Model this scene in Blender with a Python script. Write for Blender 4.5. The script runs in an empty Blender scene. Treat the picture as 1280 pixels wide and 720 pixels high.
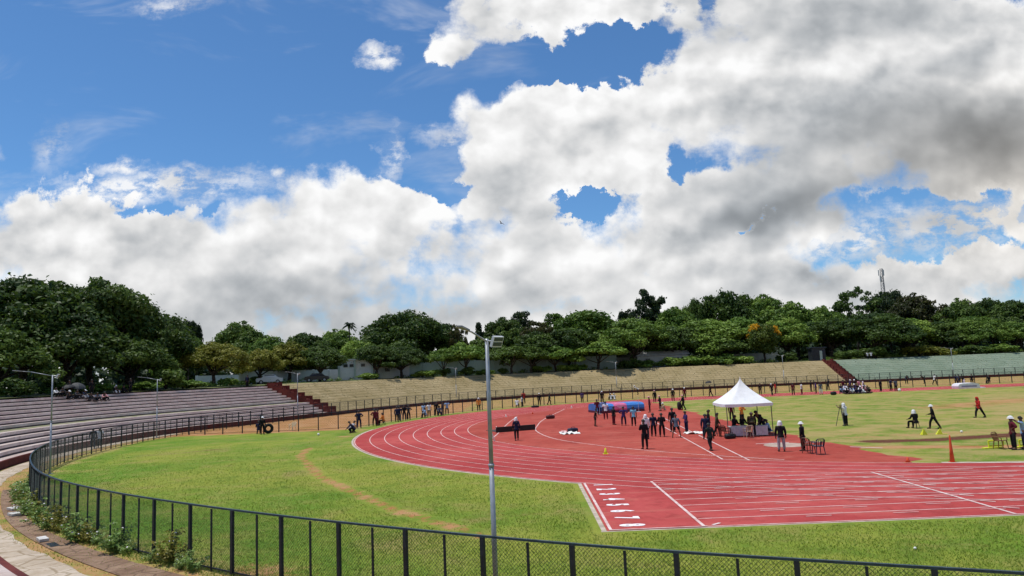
import bpy, math, random
import numpy as np
from mathutils import Vector, Matrix
C = bpy.context.scene
COL = C.collection
rnd = random.Random(7)
PI = math.pi
def smooth01(a, b, x):
    t = min(1, max(0, (x - a) / (b - a))); return t * t * (3 - 2 * t)

# ------------------------------------------------------------------ camera
F_PX, YAW, PITCH, ROLL = 907.3, -0.007089, 0.113731, -0.0415008
EYE = Vector((-31.311, -70.464, 5.2407))
_cy, _sy = math.cos(YAW), math.sin(YAW)
FWD = Vector((_sy * math.cos(PITCH), _cy * math.cos(PITCH), math.sin(PITCH)))
_r = Vector((_cy, -_sy, 0)); _u = _r.cross(FWD)
RIGHT = math.cos(ROLL) * _r + math.sin(ROLL) * _u
UP = -math.sin(ROLL) * _r + math.cos(ROLL) * _u
cam_d = bpy.data.cameras.new('camera'); cam = bpy.data.objects.new('camera', cam_d); COL.objects.link(cam)
cam_d.sensor_width = 36; cam_d.lens = F_PX / 1280 * 36; cam_d.clip_end = 9000; cam_d.clip_start = 0.2
cam.matrix_world = Matrix((( RIGHT.x, UP.x, -FWD.x, EYE.x), (RIGHT.y, UP.y, -FWD.y, EYE.y), (RIGHT.z, UP.z, -FWD.z, EYE.z), (0, 0, 0, 1)))
C.camera = cam
def ray(px, py):
    return FWD + RIGHT * ((px - 640) / F_PX) + UP * (-(py - 360) / F_PX)
def G(px, py, z=0.0):                       # surveyed point of the ground
    d = ray(px, py); return EYE + d * ((z - EYE.z) / d.z)
def at_y(px, Y, z=0.0):                     # point at world depth Y on the sight line
    d = ray(px, 460); k = (Y - EYE.y) / d.y; return Vector((EYE.x + d.x * k, Y, z))

# ------------------------------------------------------------------ render / exposure
C.view_settings.view_transform = 'Standard'; C.view_settings.look = 'None'
C.view_settings.gamma = 1.0; C.view_settings.use_curve_mapping = False
C.view_settings.exposure = 0.0
C.render.engine = 'CYCLES'
C.cycles.use_adaptive_sampling = True; C.cycles.adaptive_threshold = .015; C.cycles.adaptive_min_samples = 8
C.cycles.max_bounces = 5; C.cycles.transparent_max_bounces = 6

# ------------------------------------------------------------------ world: sky and clouds
SUN_DIR = Vector((-0.27, 0.05, 0.96)).normalized()
SUN_EL = math.asin(SUN_DIR.z); SUN_AZ = math.atan2(SUN_DIR.x, SUN_DIR.y)
W = bpy.data.worlds.new('World'); C.world = W; W.use_nodes = True
class NT:
    def __init__(s, tree): s.t = tree; s.n = tree.nodes; s.l = tree.links
    def new(s, typ, **kw):
        n = s.n.new(typ)
        for k, v in kw.items(): setattr(n, k, v)
        return n
    def put(s, sock, v):
        if isinstance(v, bpy.types.NodeSocket): s.l.new(v, sock)
        elif v is not None: sock.default_value = v
    def math(s, op, a, b=None, c=None, clamp=False):
        n = s.new('ShaderNodeMath', operation=op, use_clamp=clamp)
        s.put(n.inputs[0], a); s.put(n.inputs[1], b)
        if c is not None: s.put(n.inputs[2], c)
        return n.outputs[0]
    def vec(s, op, a, b=None):
        n = s.new('ShaderNodeVectorMath', operation=op)
        s.put(n.inputs[0], a); s.put(n.inputs[1], b)
        return n.outputs['Value'] if op in ('DOT_PRODUCT', 'LENGTH') else n.outputs[0]
    def noise(s, v, scale, detail=4, rough=0.55, dist=0.0, color=False, dim='3D'):
        n = s.new('ShaderNodeTexNoise', noise_dimensions=dim); n.inputs['Scale'].default_value = scale
        n.inputs['Detail'].default_value = detail; n.inputs['Roughness'].default_value = rough
        n.inputs['Distortion'].default_value = dist
        if v is not None: s.l.new(v, n.inputs['Vector'])
        return n.outputs['Color' if color else 0]
    def mix(s, f, a, b, mode='MIX'):
        n = s.new('ShaderNodeMix', data_type='RGBA', blend_type=mode)
        s.put(n.inputs['Factor'], f)
        for sock, v in ((n.inputs[6], a), (n.inputs[7], b)):
            s.put(sock, v if isinstance(v, bpy.types.NodeSocket) else (*v, 1))
        return n.outputs[2]
    def ramp(s, v, a, b, lo=0.0, hi=1.0, smooth=True):
        n = s.new('ShaderNodeMapRange', interpolation_type='SMOOTHSTEP' if smooth else 'LINEAR')
        s.put(n.inputs[0], v); s.put(n.inputs[1], a); s.put(n.inputs[2], b); s.put(n.inputs[3], lo); s.put(n.inputs[4], hi)
        return n.outputs[0]

def uv_of(px, py):
    d = ray(px, py); return d.x / d.y, d.z / d.y
# clouds as ellipses of sight directions: centre, half axes, weight
COVER = [(230, 350, 400, 112, 1), (410, 286, 130, 72, 1), (510, 300, 90, 66, .9), (60, 305, 170, 72, 1), (628, 215, 66, 112, 1.05), (730, 165, 130, 92, 1.2), (690, 225, 60, 30, .9), (800, 185, 70, 60, 1.1), (1255, 30, 120, 60, 1.2),
         (575, 45, 56, 32, .9), (650, 14, 120, 48, 1), (790, -15, 140, 64, 1), (880, 110, 140, 120, 1.1), (1060, 110, 270, 175, 1.3), (1230, 140, 220, 160, 1.3),
         (700, 335, 190, 92, 1), (860, 300, 160, 84, 1.1), (960, 385, 420, 70, 1), (1150, 340, 170, 36, .9), (1000, 240, 140, 80, 1.1), (640, 430, 1100, 74, 1), (-200, 250, 200, 150, 1), (1500, 200, 260, 260, 1)]
HOLE = [(800, 52, 62, 26, .60), (738, 250, 52, 15, .64), (832, 203, 18, 26, .56), (1150, 268, 150, 19, .46), (685, 94, 80, 20, .48), (943, 283, 13, 8, .5), (215, 262, 80, 11, .45), (560, 234, 40, 16, .5)]
WISP = [(476, 68, 26, 15, .95), (492, 196, 15, 36, .7), (190, 232, 150, 22, .95), (150, 205, 32, 10, .7), (66, 182, 26, 34, .35), (215, 6, 60, 16, .5), (1190, 280, 130, 30, .95), (1050, 298, 100, 26, .95), (560, 170, 40, 14, .5), (1130, 262, 40, 14, .5)]
GREY = [(1130, 205, 300, 100, .78), (1240, 190, 170, 100, .92), (960, 215, 130, 75, .55), (1010, 262, 120, 44, .92), (450, 390, 330, 52, .62), (330, 335, 320, 44, .25), (870, 360, 230, 44, .40), (910, 26, 170, 60, .45), (1080, 26, 220, 54, .50),
        (1130, 352, 240, 42, .30), (1000, 120, 170, 50, .20), (1290, 240, 120, 70, .45), (790, 210, 70, 26, .40), (150, 375, 240, 38, .50), (640, 300, 50, 70, .25), (700, 388, 100, 28, .35), (1240, 80, 110, 46, .40)]
def blob(nt, uvs, cx, cy, rx, ry):
    u, v = uv_of(cx, cy)
    m = nt.new('ShaderNodeMapping', vector_type='POINT')
    m.inputs['Location'].default_value = (-u * F_PX / rx, -v * F_PX / ry, 0)
    m.inputs['Scale'].default_value = (F_PX / rx, F_PX / ry, 0)
    nt.l.new(uvs, m.inputs['Vector'])
    return nt.math('SUBTRACT', 1.0, nt.vec('LENGTH', m.outputs[0]))      # 1 at centre, 0 at rim
def cloud_group(name, ins, fn):
    g = bpy.data.node_groups.new(name, 'ShaderNodeTree')
    g.interface.new_socket('uv', in_out='INPUT', socket_type='NodeSocketVector')
    g.interface.new_socket('value', in_out='OUTPUT', socket_type='NodeSocketFloat')
    nt = NT(g); i = nt.new('NodeGroupInput'); o = nt.new('NodeGroupOutput')
    nt.l.new(fn(nt, i.outputs[0]), o.inputs[0])
    return g
def cloud_cover(nt, uv):
    warp = nt.vec('MULTIPLY', nt.vec('SUBTRACT', nt.noise(uv, 4.5, 3, .6, color=True, dim='2D'), (.5, .5, .5)), (.14, .10, 0))
    w2 = nt.vec('MULTIPLY', nt.vec('SUBTRACT', nt.noise(uv, 15, 6, .66, color=True, dim='2D'), (.5, .5, .5)), (.085, .085, 0))
    uw = nt.vec('ADD', nt.vec('ADD', uv, warp), w2); acc = None
    for (cx, cy, rx, ry, w) in COVER:
        b = nt.math('MULTIPLY', nt.math('MAXIMUM', blob(nt, uw, cx, cy, rx, ry), -0.6), w)
        if acc is None: acc = b
        else: acc = nt.math('SMOOTH_MAX', acc, b, .18)
    for (cx, cy, rx, ry, w) in HOLE:
        b = nt.math('MAXIMUM', nt.math('ADD', blob(nt, uw, cx, cy, rx, ry), .25), 0)
        acc = nt.math('MULTIPLY_ADD', b, -w * 1.1, acc)
    return nt.math('MULTIPLY_ADD', acc, 2.2, .24)
def cloud_detail(nt, uv):
    st = nt.vec('MULTIPLY', uv, (1, 1.25, 1))
    n1 = nt.noise(st, 6.0, 10, .64, .10, dim='2D')
    wv = nt.vec('ADD', st, nt.vec('MULTIPLY', nt.vec('SUBTRACT', nt.noise(st, 22, 4, .6, color=True, dim='2D'), (.5, .5, .5)), (.035, .035, 0)))
    vor = nt.new('ShaderNodeTexVoronoi', feature='SMOOTH_F1', voronoi_dimensions='2D'); vor.inputs['Scale'].default_value = 17; vor.inputs['Smoothness'].default_value = .6
    vor.inputs['Detail'].default_value = 1.6; vor.inputs['Roughness'].default_value = .55
    nt.l.new(wv, vor.inputs['Vector'])
    d = nt.math('MULTIPLY_ADD', n1, 2.1, -1.05 + .22)
    return nt.math('MULTIPLY_ADD', vor.outputs['Distance'], -.62, d)
def cloud_soft(nt, uv):
    st = nt.vec('MULTIPLY', uv, (1, 1.25, 1)); wv = nt.vec('ADD', st, nt.vec('MULTIPLY', nt.vec('SUBTRACT', nt.noise(st, 9, 3, .6, color=True, dim='2D'), (.5, .5, .5)), (.07, .07, 0)))
    vor = nt.new('ShaderNodeTexVoronoi', feature='SMOOTH_F1', voronoi_dimensions='2D'); vor.inputs['Scale'].default_value = 13; vor.inputs['Smoothness'].default_value = .9
    vor.inputs['Detail'].default_value = 1.4; vor.inputs['Roughness'].default_value = .45; nt.l.new(wv, vor.inputs['Vector'])
    return nt.math('MULTIPLY_ADD', vor.outputs['Distance'], -.45, nt.math('MULTIPLY', nt.noise(st, 6.2, 4, .52, dim='2D'), 1.25))
def cloud_grey(nt, uv):
    uw = nt.vec('ADD', uv, nt.vec('MULTIPLY', nt.vec('SUBTRACT', nt.noise(uv, 3.6, 4, .58, color=True, dim='2D'), (.5, .5, .5)), (.30, .16, 0)))
    gacc = None
    for (cx, cy, rx, ry, w) in GREY:
        b = nt.math('MULTIPLY', nt.ramp(blob(nt, uw, cx, cy, rx * 1.45, ry * 1.45), 0, .9), w)
        gacc = b if gacc is None else nt.math('SMOOTH_MAX', gacc, b, .12)
    return gacc
def cloud_wisp(nt, uv):
    uw = nt.vec('ADD', uv, nt.vec('MULTIPLY', nt.vec('SUBTRACT', nt.noise(uv, 14, 5, .65, color=True, dim='2D'), (.5, .5, .5)), (.07, .05, 0)))
    acc = None
    for (cx, cy, rx, ry, w) in WISP:
        b = nt.math('MULTIPLY', nt.math('MAXIMUM', blob(nt, uw, cx, cy, rx * 1.3, ry * 1.3), 0), w)
        acc = b if acc is None else nt.math('MAXIMUM', acc, b)
    return nt.math('MULTIPLY', acc, nt.ramp(nt.noise(nt.vec('MULTIPLY', uv, (1, 1.8, 1)), 19, 6, .66, dim='2D'), .36, .62, .15, 1.5))
def build_world():
    nt = NT(W.node_tree); nt.n.clear()
    out = nt.new('ShaderNodeOutputWorld'); bg = nt.new('ShaderNodeBackground'); bg.inputs['Strength'].default_value = SKY_STRENGTH
    tc = nt.new('ShaderNodeTexCoord'); sp = nt.new('ShaderNodeSeparateXYZ'); nt.l.new(tc.outputs['Generated'], sp.inputs[0])
    yy = nt.math('MAXIMUM', nt.math('ABSOLUTE', sp.outputs[1]), .22)
    cb = nt.new('ShaderNodeCombineXYZ'); nt.l.new(nt.math('DIVIDE', sp.outputs[0], yy), cb.inputs[0]); nt.l.new(nt.math('DIVIDE', sp.outputs[2], yy), cb.inputs[1])
    uv = cb.outputs[0]
    gc = cloud_group('cloud_cover', 1, cloud_cover); gd = cloud_group('cloud_detail', 1, cloud_detail); gg = cloud_group('cloud_grey', 1, cloud_grey)
    def use(g, v):
        n = nt.new('ShaderNodeGroup', node_tree=g); nt.l.new(v, n.inputs[0]); return n.outputs[0]
    cover = use(gc, uv); grey = use(gg, uv); e0 = use(gd, uv)
    gs_ = cloud_group('cloud_soft', 1, cloud_soft)
    s0 = use(gs_, uv); s1 = use(gs_, nt.vec('ADD', uv, (-.010, .022, 0))); s2 = use(gs_, nt.vec('ADD', uv, (-.02, .060, 0)))
    e1 = use(gd, nt.vec('ADD', uv, (-.006, .013, 0))); d0 = nt.math('ADD', cover, e0)
    soft = nt.ramp(nt.noise(uv, 5, 2, dim='2D'), .34, .62, .34, 1.15)
    alpha = nt.ramp(d0, .02, soft)
    thin = nt.ramp(nt.noise(nt.vec('MULTIPLY', uv, (1.2, 3.2, 1)), 3.1, 5, .6, .4, dim='2D'), .54, .85, 0, .30)   # faint veils in the blue
    alpha = nt.math('MAXIMUM', alpha, nt.math('MAXIMUM', thin, nt.math('MINIMUM', use(cloud_group('cloud_wisp', 1, cloud_wisp), uv), .9)))
    rel = nt.math('ADD', nt.math('MULTIPLY', nt.math('SUBTRACT', s0, s1), .50), nt.math('MULTIPLY', nt.math('SUBTRACT', s0, s2), .55))
    grey = nt.math('MULTIPLY', grey, nt.ramp(nt.noise(uv, 3.4, 4, .5, dim='2D'), .28, .66, .72, 1.10))
    calm = nt.math('MULTIPLY_ADD', nt.math('MINIMUM', grey, 1.0), -.85, 1.0)   # the grey undersides are smooth
    br = nt.math('MULTIPLY_ADD', nt.math('MULTIPLY', nt.math('MULTIPLY_ADD', nt.math('SUBTRACT', e0, e1), .24, rel), calm), .74, .862)
    br = nt.math('MULTIPLY_ADD', nt.ramp(d0, 1.3, .2), .10, br)            # thin sunlit rims
    br = nt.math('MULTIPLY_ADD', grey, -.58, br)
    br = nt.math('MINIMUM', nt.math('MAXIMUM', br, .25), .985)
    tint = nt.mix(nt.ramp(br, .25, .85), (.86, .93, 1.0), (1.0, 1.0, 1.0))
    tint = nt.mix(nt.math('MULTIPLY', nt.math('MAXIMUM', blob(nt, uv, 1290, 230, 330, 170), 0), .9), tint, (1.0, .95, .88))
    k = nt.math('DIVIDE', br, SKY_STRENGTH)
    kk = nt.new('ShaderNodeCombineXYZ'); [nt.l.new(k, kk.inputs[j]) for j in range(3)]
    cc = nt.vec('MULTIPLY', tint, kk.outputs[0])
    sky = nt.new('ShaderNodeTexSky', sky_type='NISHITA'); sky.sun_disc = False
    sky.sun_elevation = SUN_EL; sky.sun_rotation = SUN_AZ; sky.altitude = 900; sky.air_density = 1.0; sky.dust_density = .6; sky.ozone_density = 2.2
    skyc = nt.vec('MULTIPLY', sky.outputs[0], SKY_TINT)
    alpha = nt.math('MULTIPLY', alpha, nt.ramp(sp.outputs[2], -.03, .0))      # cloud only above the horizon
    nt.l.new(nt.mix(alpha, skyc, cc), bg.inputs[0]); nt.l.new(bg.outputs[0], out.inputs[0])
SKY_STRENGTH = 0.11
SKY_TINT = (.60, .92, 1.16)
build_world()
W.cycles.sampling_method = 'MANUAL'; W.cycles.sample_map_resolution = 512

# ------------------------------------------------------------------ sun
sd = bpy.data.lights.new('sun', 'SUN'); sd.energy = 3.9; sd.angle = math.radians(.5); sd.color = (1.0, .965, .90)
so = bpy.data.objects.new('sun', sd); COL.objects.link(so); so.rotation_euler = SUN_DIR.to_track_quat('Z', 'Y').to_euler(); so.location = (0, 0, 60)

# ================================================================== helpers
def link(o, parent=None):
    COL.objects.link(o)
    if parent is not None: o.parent = parent
    return o
def tag(o, label=None, cat=None, group=None, kind=None):
    if label: o['label'] = label
    if cat: o['category'] = cat
    if group: o['group'] = group
    if kind: o['kind'] = kind
    return o
def empty(name, loc=(0, 0, 0), rz=0.0):
    o = bpy.data.objects.new(name, None); COL.objects.link(o); o.empty_display_size = .2
    o.location = loc; o.rotation_euler = (0, 0, rz); return o
class MB:
    def __init__(s): s.v = []; s.f = []
    def add(s, vs, fs):
        b = len(s.v); s.v += [tuple(v) for v in vs]; s.f += [tuple(i + b for i in f) for f in fs]; return s
    def box(s, c, size, rz=0.0, M=None):
        x, y, z = (k / 2 for k in size); cs, sn = math.cos(rz), math.sin(rz); vs = []
        for dz in (-z, z):
            for dx, dy in ((-x, -y), (x, -y), (x, y), (-x, y)):
                p = Vector((dx * cs - dy * sn + c[0], dx * sn + dy * cs + c[1], dz + c[2]))
                vs.append(M @ p if M else p)
        return s.add(vs, [(3, 2, 1, 0), (4, 5, 6, 7), (0, 1, 5, 4), (1, 2, 6, 5), (2, 3, 7, 6), (3, 0, 4, 7)])
    def tube(s, p, q, r0, r1=None, n=8, caps=True):
        p = Vector(p); q = Vector(q); r1 = r0 if r1 is None else r1
        d = (q - p).normalized(); a = d.orthogonal().normalized(); b = d.cross(a)
        vs = [p + (a * math.cos(2 * PI * k / n) + b * math.sin(2 * PI * k / n)) * r0 for k in range(n)]
        vs += [q + (a * math.cos(2 * PI * k / n) + b * math.sin(2 * PI * k / n)) * r1 for k in range(n)]
        fs = [(k, (k + 1) % n, n + (k + 1) % n, n + k) for k in range(n)]
        if caps: fs += [tuple(range(n - 1, -1, -1)), tuple(range(n, 2 * n))]
        return s.add(vs, fs)
    def path(s, pts, r, n=6):
        for i in range(len(pts) - 1): s.tube(pts[i], pts[i + 1], r if not isinstance(r, list) else r[i], None if not isinstance(r, list) else r[i + 1], n)
        return s
    def lathe(s, prof, c=(0, 0, 0), n=16):
        vs = []; fs = []
        for (r, z) in prof:
            vs += [(c[0] + r * math.cos(2 * PI * k / n), c[1] + r * math.sin(2 * PI * k / n), c[2] + z) for k in range(n)]
        for j in range(len(prof) - 1):
            fs += [(j * n + k, j * n + (k + 1) % n, (j + 1) * n + (k + 1) % n, (j + 1) * n + k) for k in range(n)]
        fs += [tuple(range(n - 1, -1, -1)), tuple(range((len(prof) - 1) * n, len(prof) * n))]
        return s.add(vs, fs)
    def strip(s, A, B):
        n = len(A); return s.add(list(A) + list(B), [(i, i + 1, n + i + 1, n + i) for i in range(n - 1)])
    def build(s, name, mat, parent=None, smooth=False):
        me = bpy.data.meshes.new(name); me.from_pydata(s.v, [], s.f); me.update()
        if smooth: me.polygons.foreach_set('use_smooth', [True] * len(me.polygons))
        if mat: me.materials.append(mat)
        return link(bpy.data.objects.new(name, me), parent)
def copy_obj(o, parent=None):
    c = o.copy(); COL.objects.link(c); c.parent = parent; return c
def copy_tree(o, parent=None):
    c = copy_obj(o, parent)
    for ch in list(o.children): copy_tree(ch, c)
    return c
def spline(pts, step):
    """Catmull-Rom through 2D points, resampled at an even step"""
    P = [np.array(p, float) for p in pts]; P = [2 * P[0] - P[1]] + P + [2 * P[-1] - P[-2]]; out = []
    for i in range(1, len(P) - 2):
        for t in np.linspace(0, 1, 24, endpoint=False):
            a, b, c, d = P[i - 1], P[i], P[i + 1], P[i + 2]
            out.append(.5 * (2 * b + (c - a) * t + (2 * a - 5 * b + 4 * c - d) * t * t + (3 * b - a - 3 * c + d) * t ** 3))
    out.append(P[-2]); out = np.array(out)
    s = np.concatenate([[0], np.cumsum(np.linalg.norm(np.diff(out, axis=0), axis=1))])
    q = np.arange(0, s[-1], step)
    return np.stack([np.interp(q, s, out[:, 0]), np.interp(q, s, out[:, 1])], 1)
def normals_left(P):
    d = np.gradient(P, axis=0); d /= np.linalg.norm(d, axis=1)[:, None]
    return np.stack([-d[:, 1], d[:, 0]], 1)

# ================================================================== materials
MATS = {}
def mat(name, col, rough=.7, var=.0, scale=8.0, metal=0.0, bump=0.0, spec=.4, coord='Object', col2=None):
    """plain surface with a little procedural unevenness"""
    if name in MATS: return MATS[name]
    m = bpy.data.materials.new(name); m.use_nodes = True; nt = NT(m.node_tree); b = nt.n['Principled BSDF']
    b.inputs['Roughness'].default_value = rough; b.inputs['Metallic'].default_value = metal; b.inputs['Specular IOR Level'].default_value = spec
    tc = nt.new('ShaderNodeTexCoord')
    if var > 0 or col2:
        n = nt.noise(tc.outputs[coord], scale, 5, .6)
        lo = tuple(c * (1 - var) for c in col); hi = col2 if col2 else tuple(min(1, c * (1 + var)) for c in col)
        nt.l.new(nt.mix(nt.ramp(n, .32, .68), lo, hi), b.inputs['Base Color'])
        if bump:
            bn = nt.new('ShaderNodeBump'); bn.inputs['Strength'].default_value = bump; bn.inputs['Distance'].default_value = .02
            nt.l.new(n, bn.inputs['Height']); nt.l.new(bn.outputs[0], b.inputs['Normal'])
    else: b.inputs['Base Color'].default_value = (*col, 1)
    MATS[name] = m; return m

def grass_material():
    m = bpy.data.materials.new('field_grass'); m.use_nodes = True; nt = NT(m.node_tree); b = nt.n['Principled BSDF']
    tc = nt.new('ShaderNodeTexCoord'); P = tc.outputs['Object']
    at = nt.new('ShaderNodeVertexColor', layer_name='wear'); sp = nt.new('ShaderNodeSeparateColor'); nt.l.new(at.outputs[0], sp.inputs[0])
    big = nt.noise(P, .085, 6, .66, .5); mid = nt.noise(P, .45, 5, .65, .3); fine = nt.noise(P, 5.0, 5, .7)
    c = nt.mix(nt.ramp(big, .35, .65), (.120, .230, .018), (.275, .300, .042))
    c = nt.mix(nt.math('MULTIPLY', nt.ramp(mid, .47, .72), .75), c, (.315, .275, .075))
    c = nt.mix(nt.math('MULTIPLY', nt.ramp(mid, .50, .30), .6), c, (.085, .170, .014))
    pt = nt.noise(P, .20, 6, .70, .8); c = nt.mix(nt.math('MULTIPLY', nt.ramp(pt, .54, .74), .8), c, (.300, .235, .080))
    br = nt.math('MULTIPLY', nt.math('SUBTRACT', mid, .5), 1.1)
    def zone(chan, colr, lo=.36, hi=.66, f=.75):
        nonlocal c
        w = nt.math('ADD', sp.outputs[chan], nt.math('ADD', nt.math('MULTIPLY', br, f), nt.math('MULTIPLY', nt.math('SUBTRACT', fine, .5), f)))
        w = nt.math('MULTIPLY', nt.ramp(w, lo, hi), nt.ramp(sp.outputs[chan], .0, .2))
        c = nt.mix(w, c, colr)
    zone(1, nt.mix(mid, (.36, .26, .085), (.42, .33, .13)))                  # dry grass
    zone(0, nt.mix(nt.ramp(mid, .4, .6), (.40, .165, .060), (.47, .255, .115)))  # bare orange soil
    zone(2, (.135, .045, .026))                                             # dug-over dark red soil
    c = nt.mix(nt.ramp(fine, .25, .75, .0, .40), c, nt.mix(.5, c, (.015, .035, .005)))
    nt.l.new(c, b.inputs['Base Color']); b.inputs['Roughness'].default_value = .95; b.inputs['Specular IOR Level'].default_value = .15
    bn = nt.new('ShaderNodeBump'); bn.inputs['Strength'].default_value = .9; bn.inputs['Distance'].default_value = .07
    nt.l.new(nt.math('ADD', fine, nt.math('MULTIPLY', nt.noise(P, 1.4, 3), .8)), bn.inputs['Height']); nt.l.new(bn.outputs[0], b.inputs['Normal'])
    return m
def track_material(name, a, bcol):
    m = bpy.data.materials.new(name); m.use_nodes = True; nt = NT(m.node_tree); b = nt.n['Principled BSDF']
    P = nt.new('ShaderNodeTexCoord').outputs['Object']
    n = nt.noise(P, .12, 6, .62, .4); n2 = nt.noise(P, 1.2, 6, .7); n3 = nt.noise(nt.vec('MULTIPLY', P, (.25, 1.4, 1)), .9, 4, .6)
    c = nt.mix(nt.ramp(n, .33, .67), a, bcol)
    c = nt.mix(nt.math('MULTIPLY', nt.ramp(n2, .46, .78), .75), c, tuple(k * .55 for k in a))
    c = nt.mix(nt.math('MULTIPLY', nt.ramp(n3, .52, .78), .55), c, (.47, .19, .14))
    n4 = nt.noise(P, .32, 7, .7, 1.0); c = nt.mix(nt.math('MULTIPLY', nt.ramp(n4, .55, .72), .5), c, tuple(k * .66 for k in a)); c = nt.mix(nt.math('MULTIPLY', nt.ramp(n4, .44, .30), .35), c, (.50, .17, .12))
    nt.l.new(c, b.inputs['Base Color']); b.inputs['Roughness'].default_value = .95; b.inputs['Specular IOR Level'].default_value = .08
    bn = nt.new('ShaderNodeBump'); bn.inputs['Strength'].default_value = .35; bn.inputs['Distance'].default_value = .01
    nt.l.new(nt.noise(P, 40, 3), bn.inputs['Height']); nt.l.new(bn.outputs[0], b.inputs['Normal'])
    return m
def concrete(name, a, b2, stain=(.10, .085, .085), s=.35, cracks=0.0):
    m = bpy.data.materials.new(name); m.use_nodes = True; nt = NT(m.node_tree); b = nt.n['Principled BSDF']
    P = nt.new('ShaderNodeTexCoord').outputs['Object']
    n = nt.noise(P, s, 6, .65, .5); n2 = nt.noise(nt.vec('MULTIPLY', P, (1, 1, 3)), 2.6, 6, .7)
    c = nt.mix(nt.ramp(n, .35, .65), a, b2)
    c = nt.mix(nt.math('MULTIPLY', nt.ramp(n2, .52, .75), .7), c, stain)
    if cracks:
        vo = nt.new('ShaderNodeTexVoronoi', feature='DISTANCE_TO_EDGE'); vo.inputs['Scale'].default_value = cracks; nt.l.new(nt.vec('ADD', P, nt.vec('MULTIPLY', nt.noise(P, 3, 3, color=True), (.12, .12, 0))), vo.inputs['Vector'])
        c = nt.mix(nt.ramp(vo.outputs['Distance'], .05, .012, 0, .65), c, stain)
    nt.l.new(c, b.inputs['Base Color']); b.inputs['Roughness'].default_value = .9; b.inputs['Specular IOR Level'].default_value = .2
    bn = nt.new('ShaderNodeBump'); bn.inputs['Strength'].default_value = .5; bn.inputs['Distance'].default_value = .02
    nt.l.new(n2, bn.inputs['Height']); nt.l.new(bn.outputs[0], b.inputs['Normal'])
    return m
def foliage(name, a, b2, c3=None):
    m = bpy.data.materials.new(name); m.use_nodes = True; nt = NT(m.node_tree); b = nt.n['Principled BSDF']
    tc = nt.new('ShaderNodeTexCoord'); oi = nt.new('ShaderNodeObjectInfo')
    at = nt.new('ShaderNodeVertexColor', layer_name='leaf'); sp = nt.new('ShaderNodeSeparateColor'); nt.l.new(at.outputs[0], sp.inputs[0])
    f = nt.math('ADD', nt.math('MULTIPLY', sp.outputs[0], .75), nt.math('MULTIPLY', nt.math('SUBTRACT', oi.outputs['Random'], .5), .5))
    c = nt.mix(nt.ramp(f, .1, .8), a, b2)
    if c3: c = nt.mix(nt.ramp(sp.outputs[1], .72, .86), c, c3)
    nt.l.new(c, b.inputs['Base Color']); b.inputs['Roughness'].default_value = .55; b.inputs['Specular IOR Level'].default_value = .25
    tr = nt.new('ShaderNodeBsdfTranslucent'); nt.l.new(nt.mix(.5, c, (.10, .16, .02)), tr.inputs[0])
    ms = nt.new('ShaderNodeMixShader'); ms.inputs[0].default_value = .32
    out = nt.n['Material Output']; nt.l.new(b.outputs[0], ms.inputs[1]); nt.l.new(tr.outputs[0], ms.inputs[2]); nt.l.new(ms.outputs[0], out.inputs[0])
    return m
M_GRASS = grass_material()
M_TRACK = track_material('track_rubber', (.360, .050, .048), (.470, .085, .078))
M_DZONE = track_material('apron_rubber', (.330, .055, .040), (.415, .085, .062))
M_LINE = mat('line_paint', (.56, .33, .30), .8, .0, 1.6, col2=(.74, .60, .56))
M_KERB = mat('edge_concrete', (.46, .38, .30), .9, .25, 2.0)
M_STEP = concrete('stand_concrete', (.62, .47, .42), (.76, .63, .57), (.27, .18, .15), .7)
M_TREAD = concrete('stand_tread', (.42, .325, .28), (.55, .46, .42), (.22, .15, .12), .6)  # same concrete, darkened for treads in full sun; shaded row faces kept paler
M_RISER = concrete('stand_riser', (.18, .13, .125), (.28, .22, .21))  # recesses below the row edges: their shade is put into this darker tone
M_REDWALL = concrete('red_wall', (.10, .022, .020), (.15, .035, .028), (.03, .012, .012), .6)
M_REDSTEP = concrete('red_step', (.22, .060, .042), (.30, .10, .07), (.07, .03, .025), .8)
M_PATH = concrete('paving', (.40, .315, .225), (.54, .45, .35), (.22, .155, .08), .7, 1.1)
M_DRAIN = concrete('drain_slab', (.20, .12, .075), (.30, .20, .13), (.10, .06, .04), .8, 1.7)
M_SLAB = mat('loose_slab', (.55, .53, .50), .9, .2, 4)
M_FENCE = mat('fence_paint', (.012, .017, .026), .5, .3, 6)
M_RAIL = mat('fence_rail_lit', (.022, .045, .060), .45, .3, 6)  # paler teal than the posts: light on the top rail put into its colour
M_WIRE = mat('wire', (.035, .060, .060), .5)
M_GALV = mat('galvanised_steel', (.33, .35, .38), .45, .12, 5, metal=.35)
M_LAMPHEAD = mat('lamp_housing', (.22, .21, .20), .5, .1, 5)
M_PANEL = mat('floodlight_glass', (.05, .06, .07), .2)
M_FLOODW = mat('floodlight_frame', (.55, .56, .58), .5)
M_BARK = mat('bark', (.060, .045, .034), .95, .4, 5, bump=.6)
M_DARKBARK = mat('dark_bark', (.030, .024, .019), .95, .4, 5, bump=.6)
M_LEAF = [foliage('leaf_dark', (.034, .068, .014), (.115, .180, .032)), foliage('leaf_mid', (.075, .145, .022), (.205, .310, .050)),
          foliage('leaf_olive', (.115, .135, .018), (.290, .275, .042)), foliage('leaf_bright', (.110, .205, .028), (.280, .390, .065)),
          foliage('leaf_blossom', (.045, .085, .015), (.11, .15, .025), (.75, .38, .012)), foliage('leaf_bluish', (.012, .028, .013), (.034, .060, .024)),
          foliage('leaf_brownish', (.035, .040, .014), (.085, .075, .025))]
M_WHITEWALL = concrete('white_wall', (.52, .55, .57), (.64, .66, .67), (.28, .31, .32), .25)
M_GREENWALL = concrete('pale_green_wall', (.33, .42, .38), (.42, .50, .46), (.20, .26, .23), .25)
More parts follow.
